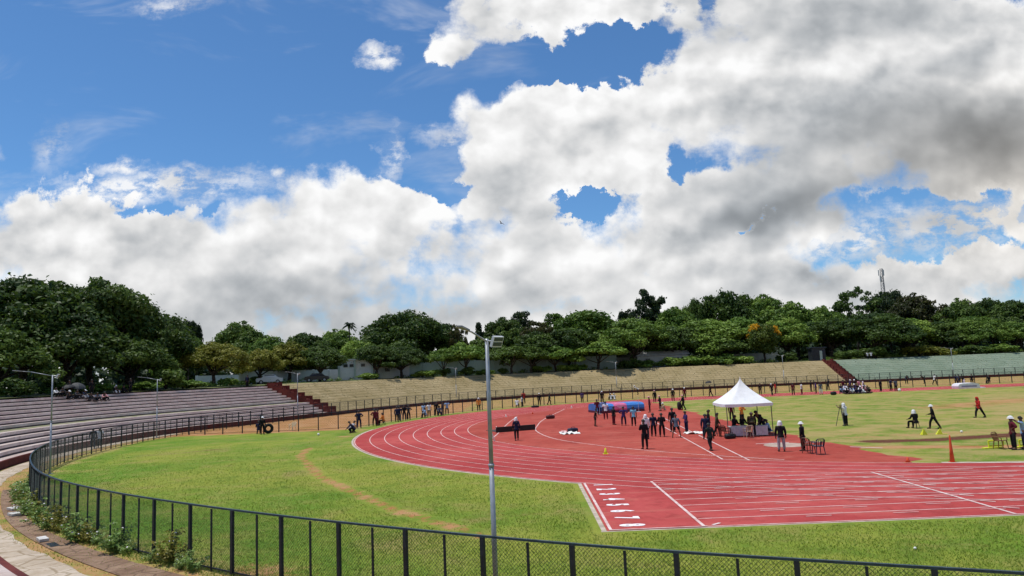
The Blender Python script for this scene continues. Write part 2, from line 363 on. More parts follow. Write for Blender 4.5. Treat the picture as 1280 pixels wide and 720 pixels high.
M_GREYWALL = concrete('grey_wall', (.32, .34, .33), (.42, .43, .41), (.18, .2, .18), .3)
M_DARKWIN = mat('dark_opening', (.02, .025, .03), .3)
M_ROOF = mat('sheet_roof', (.62, .63, .63), .5, .1, 2)

# ================================================================== the ground plan (metres; bend centre at the origin)
FENCE_PTS = [(60, -72), (20, -68), (0, -64.8), (-12, -62), (-20, -59.9), (-26.1, -57.5), (-30.8, -55.3), (-36.9, -51.7), (-42, -48.15), (-46.2, -44.8), (-50.2, -41),
             (-53.9, -36.6), (-58.2, -30.4), (-61.4, -24.7), (-63.6, -19.8), (-65.4, -14.5), (-66.9, -7.2), (-67.4, -1), (-67.3, 4), (-66.6, 9), (-65.2, 14), (-63.4, 19.5), (-61.2, 25.8),
             (-58.7, 32.5), (-55.9, 40), (-52.6, 46.8), (-48.6, 53), (-44.2, 58.6), (-38.5, 64), (-31.5, 69), (-25, 72.5), (-17.5, 75), (-9, 76.6), (0, 77.4), (12, 78), (30, 78.3), (60, 78.3), (100, 78.3)]
WALL_PTS = [(-36, -57.6), (-40.2, -54.6), (-43.9, -51.5), (-46.95, -48.55), (-51.2, -44.2), (-56.2, -38.0), (-61.0, -31.4), (-64.6, -25.2), (-67.1, -19.8), (-69.2, -13), (-70.3, -6), (-70.4, 1), (-69.7, 7.5), (-68, 13.4), (-65.2, 18.8),
            (-61.95, 26.2), (-58.97, 32.6), (-56.17, 40.1), (-52.87, 46.95), (-48.8, 53.2), (-44.4, 58.8), (-38.65, 64.25), (-31.6, 69.3), (-25.1, 72.75), (-17.55, 75.25), (-9, 76.88), (0, 77.68), (12, 78.28), (30, 78.58), (60, 78.58), (100, 78.58), (400, 78.58)]
WL = spline(WALL_PTS, .8); WN = normals_left(WL)
def off(P, N, o, z): return [(p[0] + n[0] * o, p[1] + n[1] * o, z) for p, n in zip(P, N)]
def near_i(P, x, y): return int(np.argmin((P[:, 0] - x) ** 2 + (P[:, 1] - y) ** 2))
I_ST1 = near_i(WL, -58.6, 33.6); I_ST2 = near_i(WL, 35.6, 78.5)

# ---- far land and field
g = MB(); g.add([(-6000, -6000, -.06), (6000, -6000, -.06), (6000, 6000, -.06), (-6000, 6000, -.06)], [(0, 1, 2, 3)])
M_LAND = mat('far_land', (.07, .10, .03), .95, .3, .02); tag(g.build('ground', M_LAND), kind='structure')
def seg_dist(X, Y, pts):
    best = np.full(X.shape, 1e9)
    for (ax, ay), (bx, by) in zip(pts[:-1], pts[1:]):
        dx, dy = bx - ax, by - ay; t = np.clip(((X - ax) * dx + (Y - ay) * dy) / (dx * dx + dy * dy), 0, 1)
        best = np.minimum(best, np.hypot(X - ax - t * dx, Y - ay - t * dy))
    return best
def build_field():
    xs = np.arange(-84, 140.1, .55); ys = np.arange(-76, 79.6, .55); X, Y = np.meshgrid(xs, ys); R = np.hypot(X, Y)
    soft = lambda d, w0, w1: np.clip((w1 - d) / (w1 - w0), 0, 1)
    soil = np.zeros(X.shape); dry = np.zeros(X.shape); dark = np.zeros(X.shape)
    soil = np.maximum(soil, .76 * soft(seg_dist(X, Y, [(-47.9, -13.5), (-46.8, -19.4), (-42.5, -30.2), (-39.3, -36.2), (-36.2, -41.6), (-32.6, -46.5)]), .0, .85))
    band = ((X < 0) & (Y > 4) & (R > 48.2)) | ((X >= 0) & (Y > 48.6)); edge = np.where(X < 0, R - 48.2, Y - 48.6)
    soil = np.maximum(soil, np.where(band, np.clip(edge / 1.6, 0, 1) * np.where(X < -40, .64, .50), 0)); dry = np.maximum(dry, np.where(band, .62, 0))
    fd = seg_dist(X, Y, [tuple(p) for p in FENCE_PTS])
    fa = spline(FENCE_PTS, 2.0); fn = normals_left(fa); m_ = (Y < 5) & (fd < 6); ii = np.argmin(np.hypot(X[m_][:, None] - fa[:, 0], Y[m_][:, None] - fa[:, 1]), 1)
    sg = np.zeros(X.shape); sg[m_] = (X[m_] - fa[ii, 0]) * fn[ii, 0] + (Y[m_] - fa[ii, 1]) * fn[ii, 1]
    soil = np.maximum(soil, .50 * (sg > .1)); dry = np.maximum(dry, .58 * (sg > .1))
    dry = np.maximum(dry, np.where(Y < -5, .62 * soft(fd, .2, 2.6), 0)); soil = np.maximum(soil, np.where((X > -40) & (Y < -46), .56 * soft(fd, .5, 3.2), 0))
    dry = np.maximum(dry, .40 * soft(np.abs(R - 47.2), .2, 2.2) * (X < 2)); soil = np.maximum(soil, .45 * soft(seg_dist(X, Y, [(-47.5, 3), (-47.2, -6)]), .5, 1.6))
    # infield east of the red apron
    inside = (X > -13.6) & (R < 37.5 + np.maximum(0, X) * 5) & (np.abs(Y) < 37)
    dry = np.maximum(dry, np.where(inside, .52 * soft(np.abs(X + 12.6), .3, 2.4), 0)); soil = np.maximum(soil, np.where(inside, .42 * soft(np.abs(X + 12.8), .1, 1.4), 0))
    dry = np.maximum(dry, .60 * soft(seg_dist(X, Y, [(-12, -20), (-4, -16), (8, -12)]), 1, 5)); dry = np.maximum(dry, np.where(inside, .50, .25)); dry = np.maximum(dry, .52 * soft(seg_dist(X, Y, [(-11, 20), (4, 14), (20, 18)]), .5, 4)); dry = np.maximum(dry, .60 * soft(seg_dist(X, Y, [(-11, -24), (-3, -22), (8, -20)]), 1, 4)); dry = np.maximum(dry, .5 * soft(seg_dist(X, Y, [(-8, -9), (4, -12), (14, -10)]), .4, 2.5)); dry = np.maximum(dry, .58 * soft(seg_dist(X, Y, [(-8, 0), (6, -4), (24, -2)]), .5, 4))
    soil = np.maximum(soil, .56 * soft(seg_dist(X, Y, [(10, 2), (22, 8), (40, 10)]), 1, 8)); soil = np.maximum(soil, .46 * soft(seg_dist(X, Y, [(-10, -22), (0, -21.5), (8, -21)]), .3, 2.6)); dry = np.maximum(dry, .6 * soft(seg_dist(X, Y, [(8, -14), (24, 16), (44, 24)]), 2, 9))
    soil = np.maximum(soil, .72 * soft(seg_dist(X, Y, [(-12.6, -27.2), (-9, -28.2), (-6, -29.2), (1, -31.0), (14, -32)]), .35, 1.7))
    dark = np.maximum(dark, .84 * soft(seg_dist(X, Y, [(-9.6, -24.6), (-6.5, -25.2), (-3, -24.5), (3, -23.6)]), .1, 2.1)); dark = np.maximum(dark, .55 * soft(seg_dist(X, Y, [(-57.6, -13.5), (-55.6, -11.5)]), .1, .9))
    me = bpy.data.meshes.new('field'); ny, nx = X.shape
    co = np.stack([X, Y, 0 * X], -1).reshape(-1, 3); idx = np.arange(ny * nx).reshape(ny, nx)
    q = np.stack([idx[:-1, :-1], idx[:-1, 1:], idx[1:, 1:], idx[1:, :-1]], -1).reshape(-1, 4)
    me.vertices.add(len(co)); me.vertices.foreach_set('co', co.ravel()); me.loops.add(q.size); me.loops.foreach_set('vertex_index', q.ravel())
    me.polygons.add(len(q)); me.polygons.foreach_set('loop_start', np.arange(0, q.size, 4)); me.update()
    ca = me.color_attributes.new('wear', 'FLOAT_COLOR', 'POINT'); ca.data.foreach_set('color', np.stack([soil, dry, dark, np.ones(X.shape)], -1).ravel())
    me.materials.append(M_GRASS); tag(link(bpy.data.objects.new('field', me)), kind='structure')
build_field()

# ---- running track
LW = 1.22; R0 = 36.5; R8 = R0 + 8 * LW
def arc(r, a0, a1, z, n=160): return [(r * math.cos(a), r * math.sin(a), z) for a in np.linspace(math.radians(a0), math.radians(a1), n)]
t = MB(); ZT = .006
t.strip(arc(R0 - .06, 90, 270, ZT), arc(R8 + .08, 90, 270, ZT))
for s in (1, -1): t.strip([(0, s * (R0 - .06), ZT), (140, s * (R0 - .06), ZT)], [(0, s * (R8 + .08), ZT), (140, s * (R8 + .08), ZT)])
xs = np.linspace(-28.75, 0, 60)
t.strip([(x, -R8 - .08, ZT) for x in xs], [(x, -min(R8 + .079, math.sqrt((R8 + .08) ** 2 - x * x)), ZT) for x in xs])
tag(t.build('running_track', M_TRACK), kind='structure')
d = MB(); XD = -12.9; ang = math.degrees(math.acos(XD / (R0 - .07)))
dz = arc(R0 - .07, ang, 360 - ang, ZT, 120); wob = [(XD + .35 * math.sin(y * .9) + .25 * math.sin(y * 2.3 + 1) + 1.2 * smooth01(-16, -34, y), y, ZT) for y in np.linspace(dz[-1][1], dz[0][1], 70)[1:-1]]
pts = dz + wob; d.add(pts, [tuple(range(len(pts)))]); tag(d.build('apron', M_DZONE), kind='structure')
# painted lines
ln = MB(); HW = .031
for k in range(9):
    r = R0 + k * LW; z = .016
    ln.strip(arc(r - HW, 90, 270, z, 200), arc(r + HW, 90, 270, z, 200))
    for s in (1, -1):
        x0 = 0 if s > 0 else -25.5
        ln.strip([(x0, s * r - HW, .011), (140, s * r - HW, .011)], [(x0, s * r + HW, .011), (140, s * r + HW, .011)])
def flat_line(mb, a, b, w, z):
    a = Vector(a); b = Vector(b); n = Vector((-(b - a).y, (b - a).x)).normalized() * w / 2
    mb.add([(a.x - n.x, a.y - n.y, z), (b.x - n.x, b.y - n.y, z), (b.x + n.x, b.y + n.y, z), (a.x + n.x, a.y + n.y, z)], [(0, 1, 2, 3)])
flat_line(ln, (-25.61, -R8), (-25.61, -R0 - .2), .11, .021); flat_line(ln, (-15.61, -R8 - .02), (-15.61, -R0 - .05), .11, .021)
flat_line(ln, (-28.62, -R8 - .03), (-28.62, -R0), .10, .021); flat_line(ln, (-28.66, -R8 - .02), (-25.5, -R8 - .02), .08, .0255)
for k in range(8):                                                      # lane ticks beside the start lines
    y = -R0 - k * LW
    flat_line(ln, (-15.3, y - .15), (-14.95, y - .45), .09, .0255)
    if k == 7: flat_line(ln, (-25.3, y - 1.1), (-25.0, y - .85), .10, .0255)
for k in range(8):                                                      # hurdle and relay dashes across the lanes
    y = -R0 - (k + .5) * LW
    for j in range(9):
        x = -23.6 + j * 2.9 + (k * 1.13) % 2.1
        a0 = math.hypot(x, y) - R0
        if a0 > 0: flat_line(ln, (x, y + .25), (x + .85, y + .25), .05, .0255)
for p, q in (((-20.55, -30.1), (-18.7, 4.6)), ((-19.35, -30.9), (-17.3, 3.8))):
    P0, P1 = Vector(p), Vector(q)
    flat_line(ln, P0, P0.lerp(P1, .42), .09, .012); flat_line(ln, P0.lerp(P1, .45), P1, .09, .012)
# steeplechase lane cutting across the bend
for pts in ([(-33.9, -13.6), (-33.5, -8.2), (-32.8, 4), (-31.9, 14.8)], [(-25.8, 25.6), (-29.0, 8), (-30.0, -1.4), (-30.2, -6.2), (-29.6, -11.5), (-28.6, -15.5), (-27, -19), (-24.6, -23.2), (-21.6, -27.2), (-17.5, -31.4)]):
    S = spline(pts, .5); N = normals_left(S); ln.strip(off(S, N, .045, .012), off(S, N, -.045, .012))
tag(ln.build('track_line', M_LINE), kind='structure')
# lane numbers
def text_mesh(s, size):
    cu = bpy.data.curves.new('number', 'FONT'); cu.body = s; cu.size = size; cu.align_x = 'CENTER'; cu.offset = .05; cu.resolution_u = 4
    o = bpy.data.objects.new('number', cu); COL.objects.link(o); bpy.context.view_layer.update()
    me = bpy.data.meshes.new_from_object(o.evaluated_get(bpy.context.evaluated_depsgraph_get())); bpy.data.objects.remove(o); return me
M_NUM = mat('number_paint', (.84, .80, .80), .7, .1, 3.0)
for k in range(8):
    me = text_mesh(str(k + 1), 1.0); me.materials.append(M_NUM); o = link(bpy.data.objects.new('lane_number', me)); tag(o, kind='structure')
    o.rotation_euler = (0, 0, -PI / 2); o.location = (-28.2, -R0 - (k + .5) * LW, .0165); o.scale = (.72, 1.08, 1)
# pale worn edge of concrete round the outside of the bend
k = MB(); k.strip(arc(R8 + .085, 176, 262, .004, 120), arc(R8 + .26, 176, 262, .004, 120)); k.strip(arc(R0 - .36, 91, ang - 1, .004, 10), arc(R0 - .075, 91, ang - 1, .004, 10))
k.strip([(-28.95, -R8 - .09, .003), (-14, -R8 - .09, .003), (60, -R8 - .09, .003)], [(-28.95, -R8 - .2, .003), (-14, -R8 - .2, .003), (60, -R8 - .2, .003)])
k.strip([(-28.76, -R8 - .1, .0042), (-28.76, -R0 + .1, .0042)], [(-28.92, -R8 - .1, .0042), (-28.92, -R0 + .1, .0042)])
k.strip([(0, -R0 + .07, .003), (60, -R0 + .07, .003)], [(0, -R0 + .4, .003), (60, -R0 + .4, .003)])
k.strip(arc(R0 - .5, 252, 270, .003, 20), arc(R0 - .08, 252, 270, .003, 20)); tag(k.build('track_kerb', M_KERB), kind='structure')
# throwing circle
k = MB(); k.add([(-15.2 + 1.25 * math.cos(a), -24.6 + 1.25 * math.sin(a), .011) for a in np.linspace(0, 2 * PI, 40, endpoint=False)], [tuple(range(40))])
tag(k.build('throwing_circle', mat('circle_concrete', (.42, .31, .24), .9, .2, 1.5)), kind='structure')
k = MB(); flat_line(k, (-16.6, -23.4), (-14.5, -23.4), .1, .0165); flat_line(k, (-14.4, -25.3), (-13.2, -25.6), .12, .0165); flat_line(k, (-13.6, -23.6), (-12.6, -23.8), .12, .0165); flat_line(k, (-12.2, -26.9), (-10.9, -28.1), .10, .0165)
tag(k.build('circle_line', M_NUM), kind='structure')
# water jump pit: dark sunk basin with a rim
wj = empty('water_jump', (-31.95, -6.0, 0), math.radians(25)); tag(wj, 'dark barrier and water jump pit on the red apron behind the lone walker', 'water jump')
b = MB(); b.box((0, 1.6, .022), (3.3, 2.6, .03)); b.build('pit', mat('pit_cover', (.05, .022, .018), .6, .3, 2), wj)
b = MB(); b.box((0, 0, .24), (3.75, .14, .46)); b.build('barrier_board', mat('pit_board', (.016, .012, .010), .7, .3, 2), wj)
for x in (-1.7, 1.7):
    b = MB(); b.box((x, .09, .22), (.10, .06, .44)); b.box((x, .18, .04), (.10, .5, .05)); b.build('foot', M_DARKWIN, wj)

# ---- stands, banks and the higher land behind
def sweep(i0, i1, prof, pick):
    """faces of a stepped profile between the wall stations i0..i1: pick = 'tread' / 'riser' / 'all'"""
    mb = MB(); P, N = WL[i0:i1 + 1], WN[i0:i1 + 1]
    for (o0, z0), (o1, z1) in zip(prof[:-1], prof[1:]):
        is_r = abs(o1 - o0) < .05
        if pick == 'all' or (pick == 'riser') == is_r: mb.strip(off(P, N, o0, z0), off(P, N, o1, z1))
    return mb
def ends(mb, prof, idx):
    for i in idx:
        mb.add([(WL[i][0] + WN[i][0] * o, WL[i][1] + WN[i][1] * o, z) for o, z in prof] + [(WL[i][0] + WN[i][0] * prof[-1][0], WL[i][1] + WN[i][1] * prof[-1][0], -.05)], [tuple(range(len(prof) + 1))])
def rows(start, n, rise, tread):
    o, z = start; face = []; rec = []; tr = []; prof = [(o, z)]
    for _ in range(n):
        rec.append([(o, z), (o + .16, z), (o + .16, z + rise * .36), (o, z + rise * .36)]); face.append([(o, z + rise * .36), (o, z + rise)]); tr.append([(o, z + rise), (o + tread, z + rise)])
        prof += [(o, z + rise), (o + tread, z + rise)]; o += tread; z += rise
    return prof, face, rec, tr
lower, LOW_F, LOW_R, LOW_T = rows((1.0, .552), 4, .36, .76)
ow, zw = lower[-1]
upper, UP_F, UP_R, UP_T = rows((ow + 1.6, zw + .02), 7, .355, .84)
TOP_O, TOP_Z = upper[-1]
st = empty('grandstand', (-72, 0, 0)); tag(st, 'long curved concrete stand of pale stepped rows left of the red stairs', 'stand'); st.location = (0, 0, 0)
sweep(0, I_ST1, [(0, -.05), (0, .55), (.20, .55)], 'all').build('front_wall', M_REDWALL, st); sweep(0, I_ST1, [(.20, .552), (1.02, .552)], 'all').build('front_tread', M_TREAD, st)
def sweep_many(profs):
    mb = MB()
    for p in profs: q = sweep(0, I_ST1, p, 'all'); mb.add(q.v, q.f)
    return mb
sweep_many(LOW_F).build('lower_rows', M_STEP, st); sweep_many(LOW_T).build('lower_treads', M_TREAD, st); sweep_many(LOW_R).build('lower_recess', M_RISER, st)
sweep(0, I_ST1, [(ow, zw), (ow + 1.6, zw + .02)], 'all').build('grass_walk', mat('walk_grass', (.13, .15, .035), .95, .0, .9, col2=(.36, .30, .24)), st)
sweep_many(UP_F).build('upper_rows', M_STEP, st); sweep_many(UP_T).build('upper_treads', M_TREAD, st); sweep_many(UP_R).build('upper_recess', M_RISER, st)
for i in (0, I_ST1):
    e = MB(); ends(e, [(0, -.05)] + lower + upper, (i,)); e.build('end_wall', M_RISER, st)
bank = [(.0, .45)]
for i in range(11):
    o, z = bank[-1]; bank += [(o + .34, z + .27), (o + .98, z + .385)]
bank = [(o, z) for o, z in bank]; BT_O, BT_Z = bank[-1]
def bank_material(name, a, b2, c3):
    m = bpy.data.materials.new(name); m.use_nodes = True; nt = NT(m.node_tree); b = nt.n['Principled BSDF']
    P = nt.new('ShaderNodeTexCoord').outputs['Object']
    n = nt.noise(P, .22, 6, .65, .6); n2 = nt.noise(P, 2.2, 5, .7)
    c = nt.mix(nt.ramp(n, .33, .67), a, b2); c = nt.mix(nt.math('MULTIPLY', nt.ramp(n2, .52, .75), .6), c, c3)
    nt.l.new(c, b.inputs['Base Color']); b.inputs['Roughness'].default_value = .95; b.inputs['Specular IOR Level'].default_value = .1
    bn = nt.new('ShaderNodeBump'); bn.inputs['Strength'].default_value = .6; bn.inputs['Distance'].default_value = .08; nt.l.new(n2, bn.inputs['Height']); nt.l.new(bn.outputs[0], b.inputs['Normal'])
    return m
M_BANK = bank_material('dry_bank', (.265, .205, .100), (.355, .275, .150), (.17, .155, .065))
M_BANKG = bank_material('pale_green_bank', (.165, .215, .150), (.220, .265, .195), (.26, .24, .15))
tag(sweep(I_ST1 + 2, I_ST2 - 1, bank, 'all').build('dry_embankment', M_BANK), kind='structure')
tag(sweep(I_ST2 + 2, len(WL) - 1, bank, 'all').build('green_embankment', M_BANKG), kind='structure')
tag(sweep(0, len(WL) - 1, [(BT_O - .05, BT_Z - .03), (BT_O + 2.5, BT_Z + .02), (BT_O + 6, BT_Z + .12), (40, 4.95), (120, 5.0), (600, 5.0), (4500, 4.8)], 'all').build('upper_ground', mat('upper_grass', (.055, .080, .018), .95, .0, .35, col2=(.16, .17, .055))), kind='structure')
dw = empty('drain_wall', (0, 0, 0)); tag(dw, 'low dark red kerb wall running along the foot of the grass banks', 'wall')
sweep(I_ST1, len(WL) - 1, [(-.12, -.05), (-.12, .50), (.22, .50), (.22, .3)], 'all').build('wall_face', M_REDWALL, dw)
def staircase(i, label, wid):
    n = Vector((*WN[i], 0)); p = Vector((*WL[i], 0)); rz = math.atan2(n.y, n.x)
    r = empty('staircase', p, rz); tag(r, label, 'stairs', 'red stairs up the banks')
    f = MB(); ns = 15
    for k in range(ns):
        o0 = .05 + k * (BT_O - .2) / ns; z = .5 + (k + 1) * (BT_Z - .45) / ns; f.box((o0 + (BT_O - o0) / 2 + .3, 0, z - .16), (BT_O - o0 + .5, wid, .32 + .001 * k))
    f.build('flight', M_REDSTEP, r)
    for s in (-1, 1):
        c = MB()
        for k in range(8):
            o0 = k * BT_O / 8; z = .75 + (k + 1) * (BT_Z - .45) / 8; c.box((o0 + BT_O / 16, s * (wid / 2 + .12), z / 2 + .02), (BT_O / 8 + .002 * k, .22, z))
        c.build('stepped_cheek', M_REDWALL, r)
staircase(I_ST1 + 1, 'dark red staircase at the end of the concrete stand', 1.3)
staircase(I_ST2, 'dark red staircase climbing to the dark gatehouse between tan and green banks', 1.5)

# ---- paving, drain and loose slabs outside the near fence
FA = spline(FENCE_PTS, .5); FN = normals_left(FA)
i0, i1 = near_i(FA, -38, -51), near_i(FA, -66, 9)
gap = np.array([min(4.0, float(np.min(np.hypot(*(WL - p).T)))) for p in FA[i0:i1]])
gap = np.convolve(np.pad(gap, 8, 'edge'), np.ones(17) / 17, 'valid')
def fo(frac, z, wob=0.0):
    return [(p[0] + n[0] * g_ * frac + wob * n[0] * math.sin(i * .9) * math.sin(i * .37), p[1] + n[1] * g_ * frac + wob * n[1] * math.sin(i * .9) * math.sin(i * .37), z) for i, (p, n, g_) in enumerate(zip(FA[i0:i1], FN[i0:i1], gap))]
k = MB(); k.strip(fo(.53, .012, .10), fo(.93, .012)); tag(k.build('paved_path', M_PATH), kind='structure')
j1 = near_i(FA, -58.5, -29.5) - i0
k = MB(); A, B = fo(.17, .03)[:j1], fo(.42, .03)[:j1]; k.strip(A, B); k.strip([(x, y, -.02) for x, y, _ in B], B); tag(k.build('drain_cover', M_DRAIN), kind='structure')
for (px, py, rz, lab, ln_) in ((18, 638, .95, 'pale upper slab of the pair lying on the drain outside the fence', 0), (19, 645, .88, 'grey lower slab of the pair lying on the drain outside the fence', 0), (53, 677, .75, 'thin white slab lying beside the open gap in the drain', 1)):
    p = G(px, py); s = empty('loose_slab', (p.x, p.y, .03), rz); tag(s, lab, 'slab', 'loose drain slabs')
    b = MB(); b.box((0, 0, .06), (.28 if ln_ else .42, .62, .09)); b.build('slab', M_SLAB, s)
p = G(66, 682); k = MB(); k.box((0, 0, .034), (.28, .80, .012), 0); o = tag(k.build('drain_gap', M_DARKWIN), kind='structure'); o.location = (p.x, p.y, 0); o.rotation_euler = (0, 0, .78)

# ================================================================== fences
def fence(name, label, P, h, spacing, thin_until, mesh_i, seen):
    """P is an evenly resampled curve (0.1 m); posts, rails and the wire mesh are parts of one fence"""
    r = empty(name, (0, 0, 0)); tag(r, label, 'fence', 'black mesh fences round the track')
    N = normals_left(P); n = int(spacing / .1); posts = list(range(0, len(P), n)); vis = [i for i in posts if seen(P[i])]
    vis.sort(key=lambda i: (P[i][0] - EYE.x) ** 2 + (P[i][1] - EYE.y) ** 2)
    def post(mb, i, w, d, hh): mb.box((P[i][0], P[i][1], hh / 2), (w, d, hh), math.atan2(N[i][1], N[i][0]))
    first = None
    def one(nm, i, w, d, hh):
        m = MB(); m.box((0, 0, hh / 2), (w, d, hh)); return m.build(nm, M_FENCE, r)
    proto = {}
    def place(nm, i, w, d, hh):
        if nm not in proto: o = proto[nm] = one(nm, i, w, d, hh)
        else: o = copy_obj(proto[nm], r)
        o.location = (P[i][0], P[i][1], 0); o.rotation_euler = (0, 0, math.atan2(N[i][1], N[i][0]))
    for i in vis[:100]: place('post', i, .075, .095, h)
    rest = vis[100:]
    if rest:
        m = MB()
        for i in rest: post(m, i, .075, .095, h)
        o = m.build('far_post', M_FENCE, r); tag(o, kind='stuff')
    thin = [i + n // 2 for i in posts if i + n // 2 < len(P) and thin_until(P[i])]
    thin.sort(key=lambda i: (P[i][0] - EYE.x) ** 2 + (P[i][1] - EYE.y) ** 2)
    for i in thin[:100]: place('thin_post', i, .035, .050, h - .03)
    Q = P[::10]; QN = N[::10]
    def rail(nm, z, w, hh, m_):
        m = MB(); A, B, Cc, D = off(Q, QN, -w / 2, z), off(Q, QN, w / 2, z), off(Q, QN, w / 2, z + hh), off(Q, QN, -w / 2, z + hh)
        for a, b in ((B, A), (Cc, B), (D, Cc), (A, D)): m.strip(a, b)
        m.build(nm, m_, r)
    rail('top_rail', h - .005, .062, .045, M_RAIL); rail('bottom_rail', .10, .03, .03, M_FENCE)
    for (a, b, cell, w) in mesh_i:                                    # woven wires running both ways up the fence
        m = MB(); S = np.arange(a, b, cell); L = np.arange(len(P)) * .1; rise = h - .14
        for sgn in (1, -1):
            for s in S:
                for q in range(2):
                    s0, s1 = s + sgn * rise * q / 2, s + sgn * rise * (q + 1) / 2
                    if min(s0, s1) < a or max(s0, s1) > b: continue
                    x0, y0 = np.interp(s0, L, P[:, 0]), np.interp(s0, L, P[:, 1]); x1, y1 = np.interp(s1, L, P[:, 0]), np.interp(s1, L, P[:, 1])
                    z0, z1 = .12 + rise * q / 2, .12 + rise * (q + 1) / 2; dx, dy = (x1 - x0), (y1 - y0); l = math.hypot(dx, dy); tx, ty = dx / l * w, dy / l * w
                    nx, ny = -ty * .7, tx * .7
                    m.add([(x0 - tx, y0 - ty, z0), (x0 + tx, y0 + ty, z0), (x1 + tx, y1 + ty, z1), (x1 - tx, y1 - ty, z1)], [(0, 1, 2, 3)])
                    m.add([(x0 - nx, y0 - ny, z0), (x0 + nx, y0 + ny, z0), (x1 + nx, y1 + ny, z1), (x1 - nx, y1 - ny, z1)], [(0, 1, 2, 3)])
        m.build('wire_mesh', M_WIRE, r)
PF = spline(FENCE_PTS, .1); LF = len(PF) * .1
a_near = near_i(PF, -16, -61) * .1; b_near = near_i(PF, -58.5, -30) * .1; b_mid = near_i(PF, -66, 11) * .1; b_far = near_i(PF, 75, 78.3) * .1
fence('perimeter_fence', 'long black mesh fence curving round the whole field in front of the stand and banks', PF, 1.75, 2.1,
      lambda p: p[1] < 14 and p[0] < -8, [(a_near, b_near, .085, .0048), (b_near, b_mid, .13, .007), (b_mid, b_far, .30, .010)],
      lambda p: p[0] < 84 and not (p[1] < -58 and p[0] > -14))
in_pts = [(-66.2, 6.2), (-63.2, 5.4), (-60, 5.4), (-56.5, 4.9), (-53, 5.1), (-50.4, 5.7), (-48.2, 7.4)]
in_pts += [(48.6 * math.cos(math.radians(a)), 48.6 * math.sin(math.radians(a))) for a in (166, 160, 152, 144, 136, 128, 120, 112, 104, 97)] + [(0, 48.9), (12, 49), (30, 49), (60, 49)]
PI_ = spline(in_pts, .1)
fence('inner_fence', 'black mesh fence between the running track and the orange dirt path', PI_, 1.72, 2.0, lambda p: False,
      [(0.5, len(PI_) * .1 - 3, .26, .007)], lambda p: p[0] < 56)

# ================================================================== street lamps round the field
def lamp(x, y, h, arm_dir, arm_len, rise, flood_dir, label):
    r = empty('street_lamp', (x, y, 0)); tag(r, label, 'street lamp', 'grey lamp posts round the field')
    b = MB(); b.tube((0, 0, 0), (0, 0, h * .52), .062, .055, 10); b.tube((0, 0, h * .52), (0, 0, h * .53), .07, .07, 10); b.tube((0, 0, h * .53), (0, 0, h), .050, .042, 10); b.build('pole', M_GALV, r, True)
    b = MB(); b.box((0, 0, .012), (.3, .3, .024)); b.build('base_plate', M_GALV, r)
    a = Vector((math.cos(arm_dir), math.sin(arm_dir), 0)); q = a * arm_len + Vector((0, 0, h - .06 + rise)); q0 = a * arm_len * .55 + Vector((0, 0, h - .06 + rise * .72))
    b = MB(); b.tube((0, 0, h - .06), q0, .022, .020, 8); b.tube(q0, q, .020, .016, 8); b.build('arm', M_GALV, r, True)
    d = (q - q0).normalized(); rot = d.to_track_quat('X', 'Z').to_matrix().to_4x4(); rot.translation = q - d * .28
    b = MB(); b.add([rot @ Vector(v) for v in ((-.32, -.04, 0), (-.32, .04, 0), (.22, .08, 0), (.34, .0, .008), (.22, -.08, 0), (-.32, -.035, .032), (-.32, .035, .032), (.22, .07, .04), (.32, 0, .03), (.22, -.07, .04))],
                    [(4, 3, 2, 1, 0), (5, 6, 7, 8, 9), (0, 1, 6, 5), (1, 2, 7, 6), (2, 3, 8, 7), (3, 4, 9, 8), (4, 0, 5, 9)]); hd = b.build('lamp_head', M_LAMPHEAD, r)
    f = Vector((math.cos(flood_dir), math.sin(flood_dir), 0)); fr = math.atan2(f.y, f.x)
    M = Matrix.Translation(Vector((0, 0, h - .08)) + f * .30) @ Matrix.Rotation(fr, 4, 'Z') @ Matrix.Rotation(math.radians(22), 4, 'Y')
    b = MB(); b.box((0, 0, 0), (.07, .34, .25), 0, M); b.box((-.05, 0, 0), (.04, .24, .16), 0, M); fl = b.build('floodlight', M_FLOODW, r)
    b = MB(); b.box((.037, 0, .062), (.008, .30, .075), 0, M); b.box((.037, 0, -.052), (.008, .30, .09), 0, M); b.build('glass', M_PANEL, fl)
    b = MB(); b.tube((0, 0, h - .05), f * .24 + Vector((0, 0, h - .07)), .018, .018, 6); b.build('bracket', M_GALV, r)
    return r
lamp(-32.06, -53.75, 6.0, math.radians(253), 1.75, .25, math.radians(-38), 'nearest grey lamp post just inside the near fence with long arm and floodlight')
lamp(-61.2, -24.1, 6.2, math.radians(188), 2.35, .42, math.radians(18), 'pale lamp post at the far left bend of the near fence')
lamp(-68.6, 4.2, 5.9, math.radians(188), 1.9, .36, math.radians(10), 'slim lamp post before the middle of the concrete stand')
lamp(-61.6, 28.4, 6.1, math.radians(165), 1.9, .36, math.radians(-20), 'slim lamp post rising in front of the left red staircase')
for px, Y, lab in ((569, 61.5, 'distant lamp post on the tan bank left of the nearest lamp post'), (770, 77.2, 'distant lamp post on the tan bank behind the blue landing mat'), (980, 78.1, 'distant lamp post on the tan bank left of the gatehouse'), (1193, 78.1, 'distant lamp post on the green bank at the right')):
    p = at_y(px, Y); lamp(p.x, p.y + .5, 6.15, math.radians(160), 1.9, .3, math.radians(-60), lab)

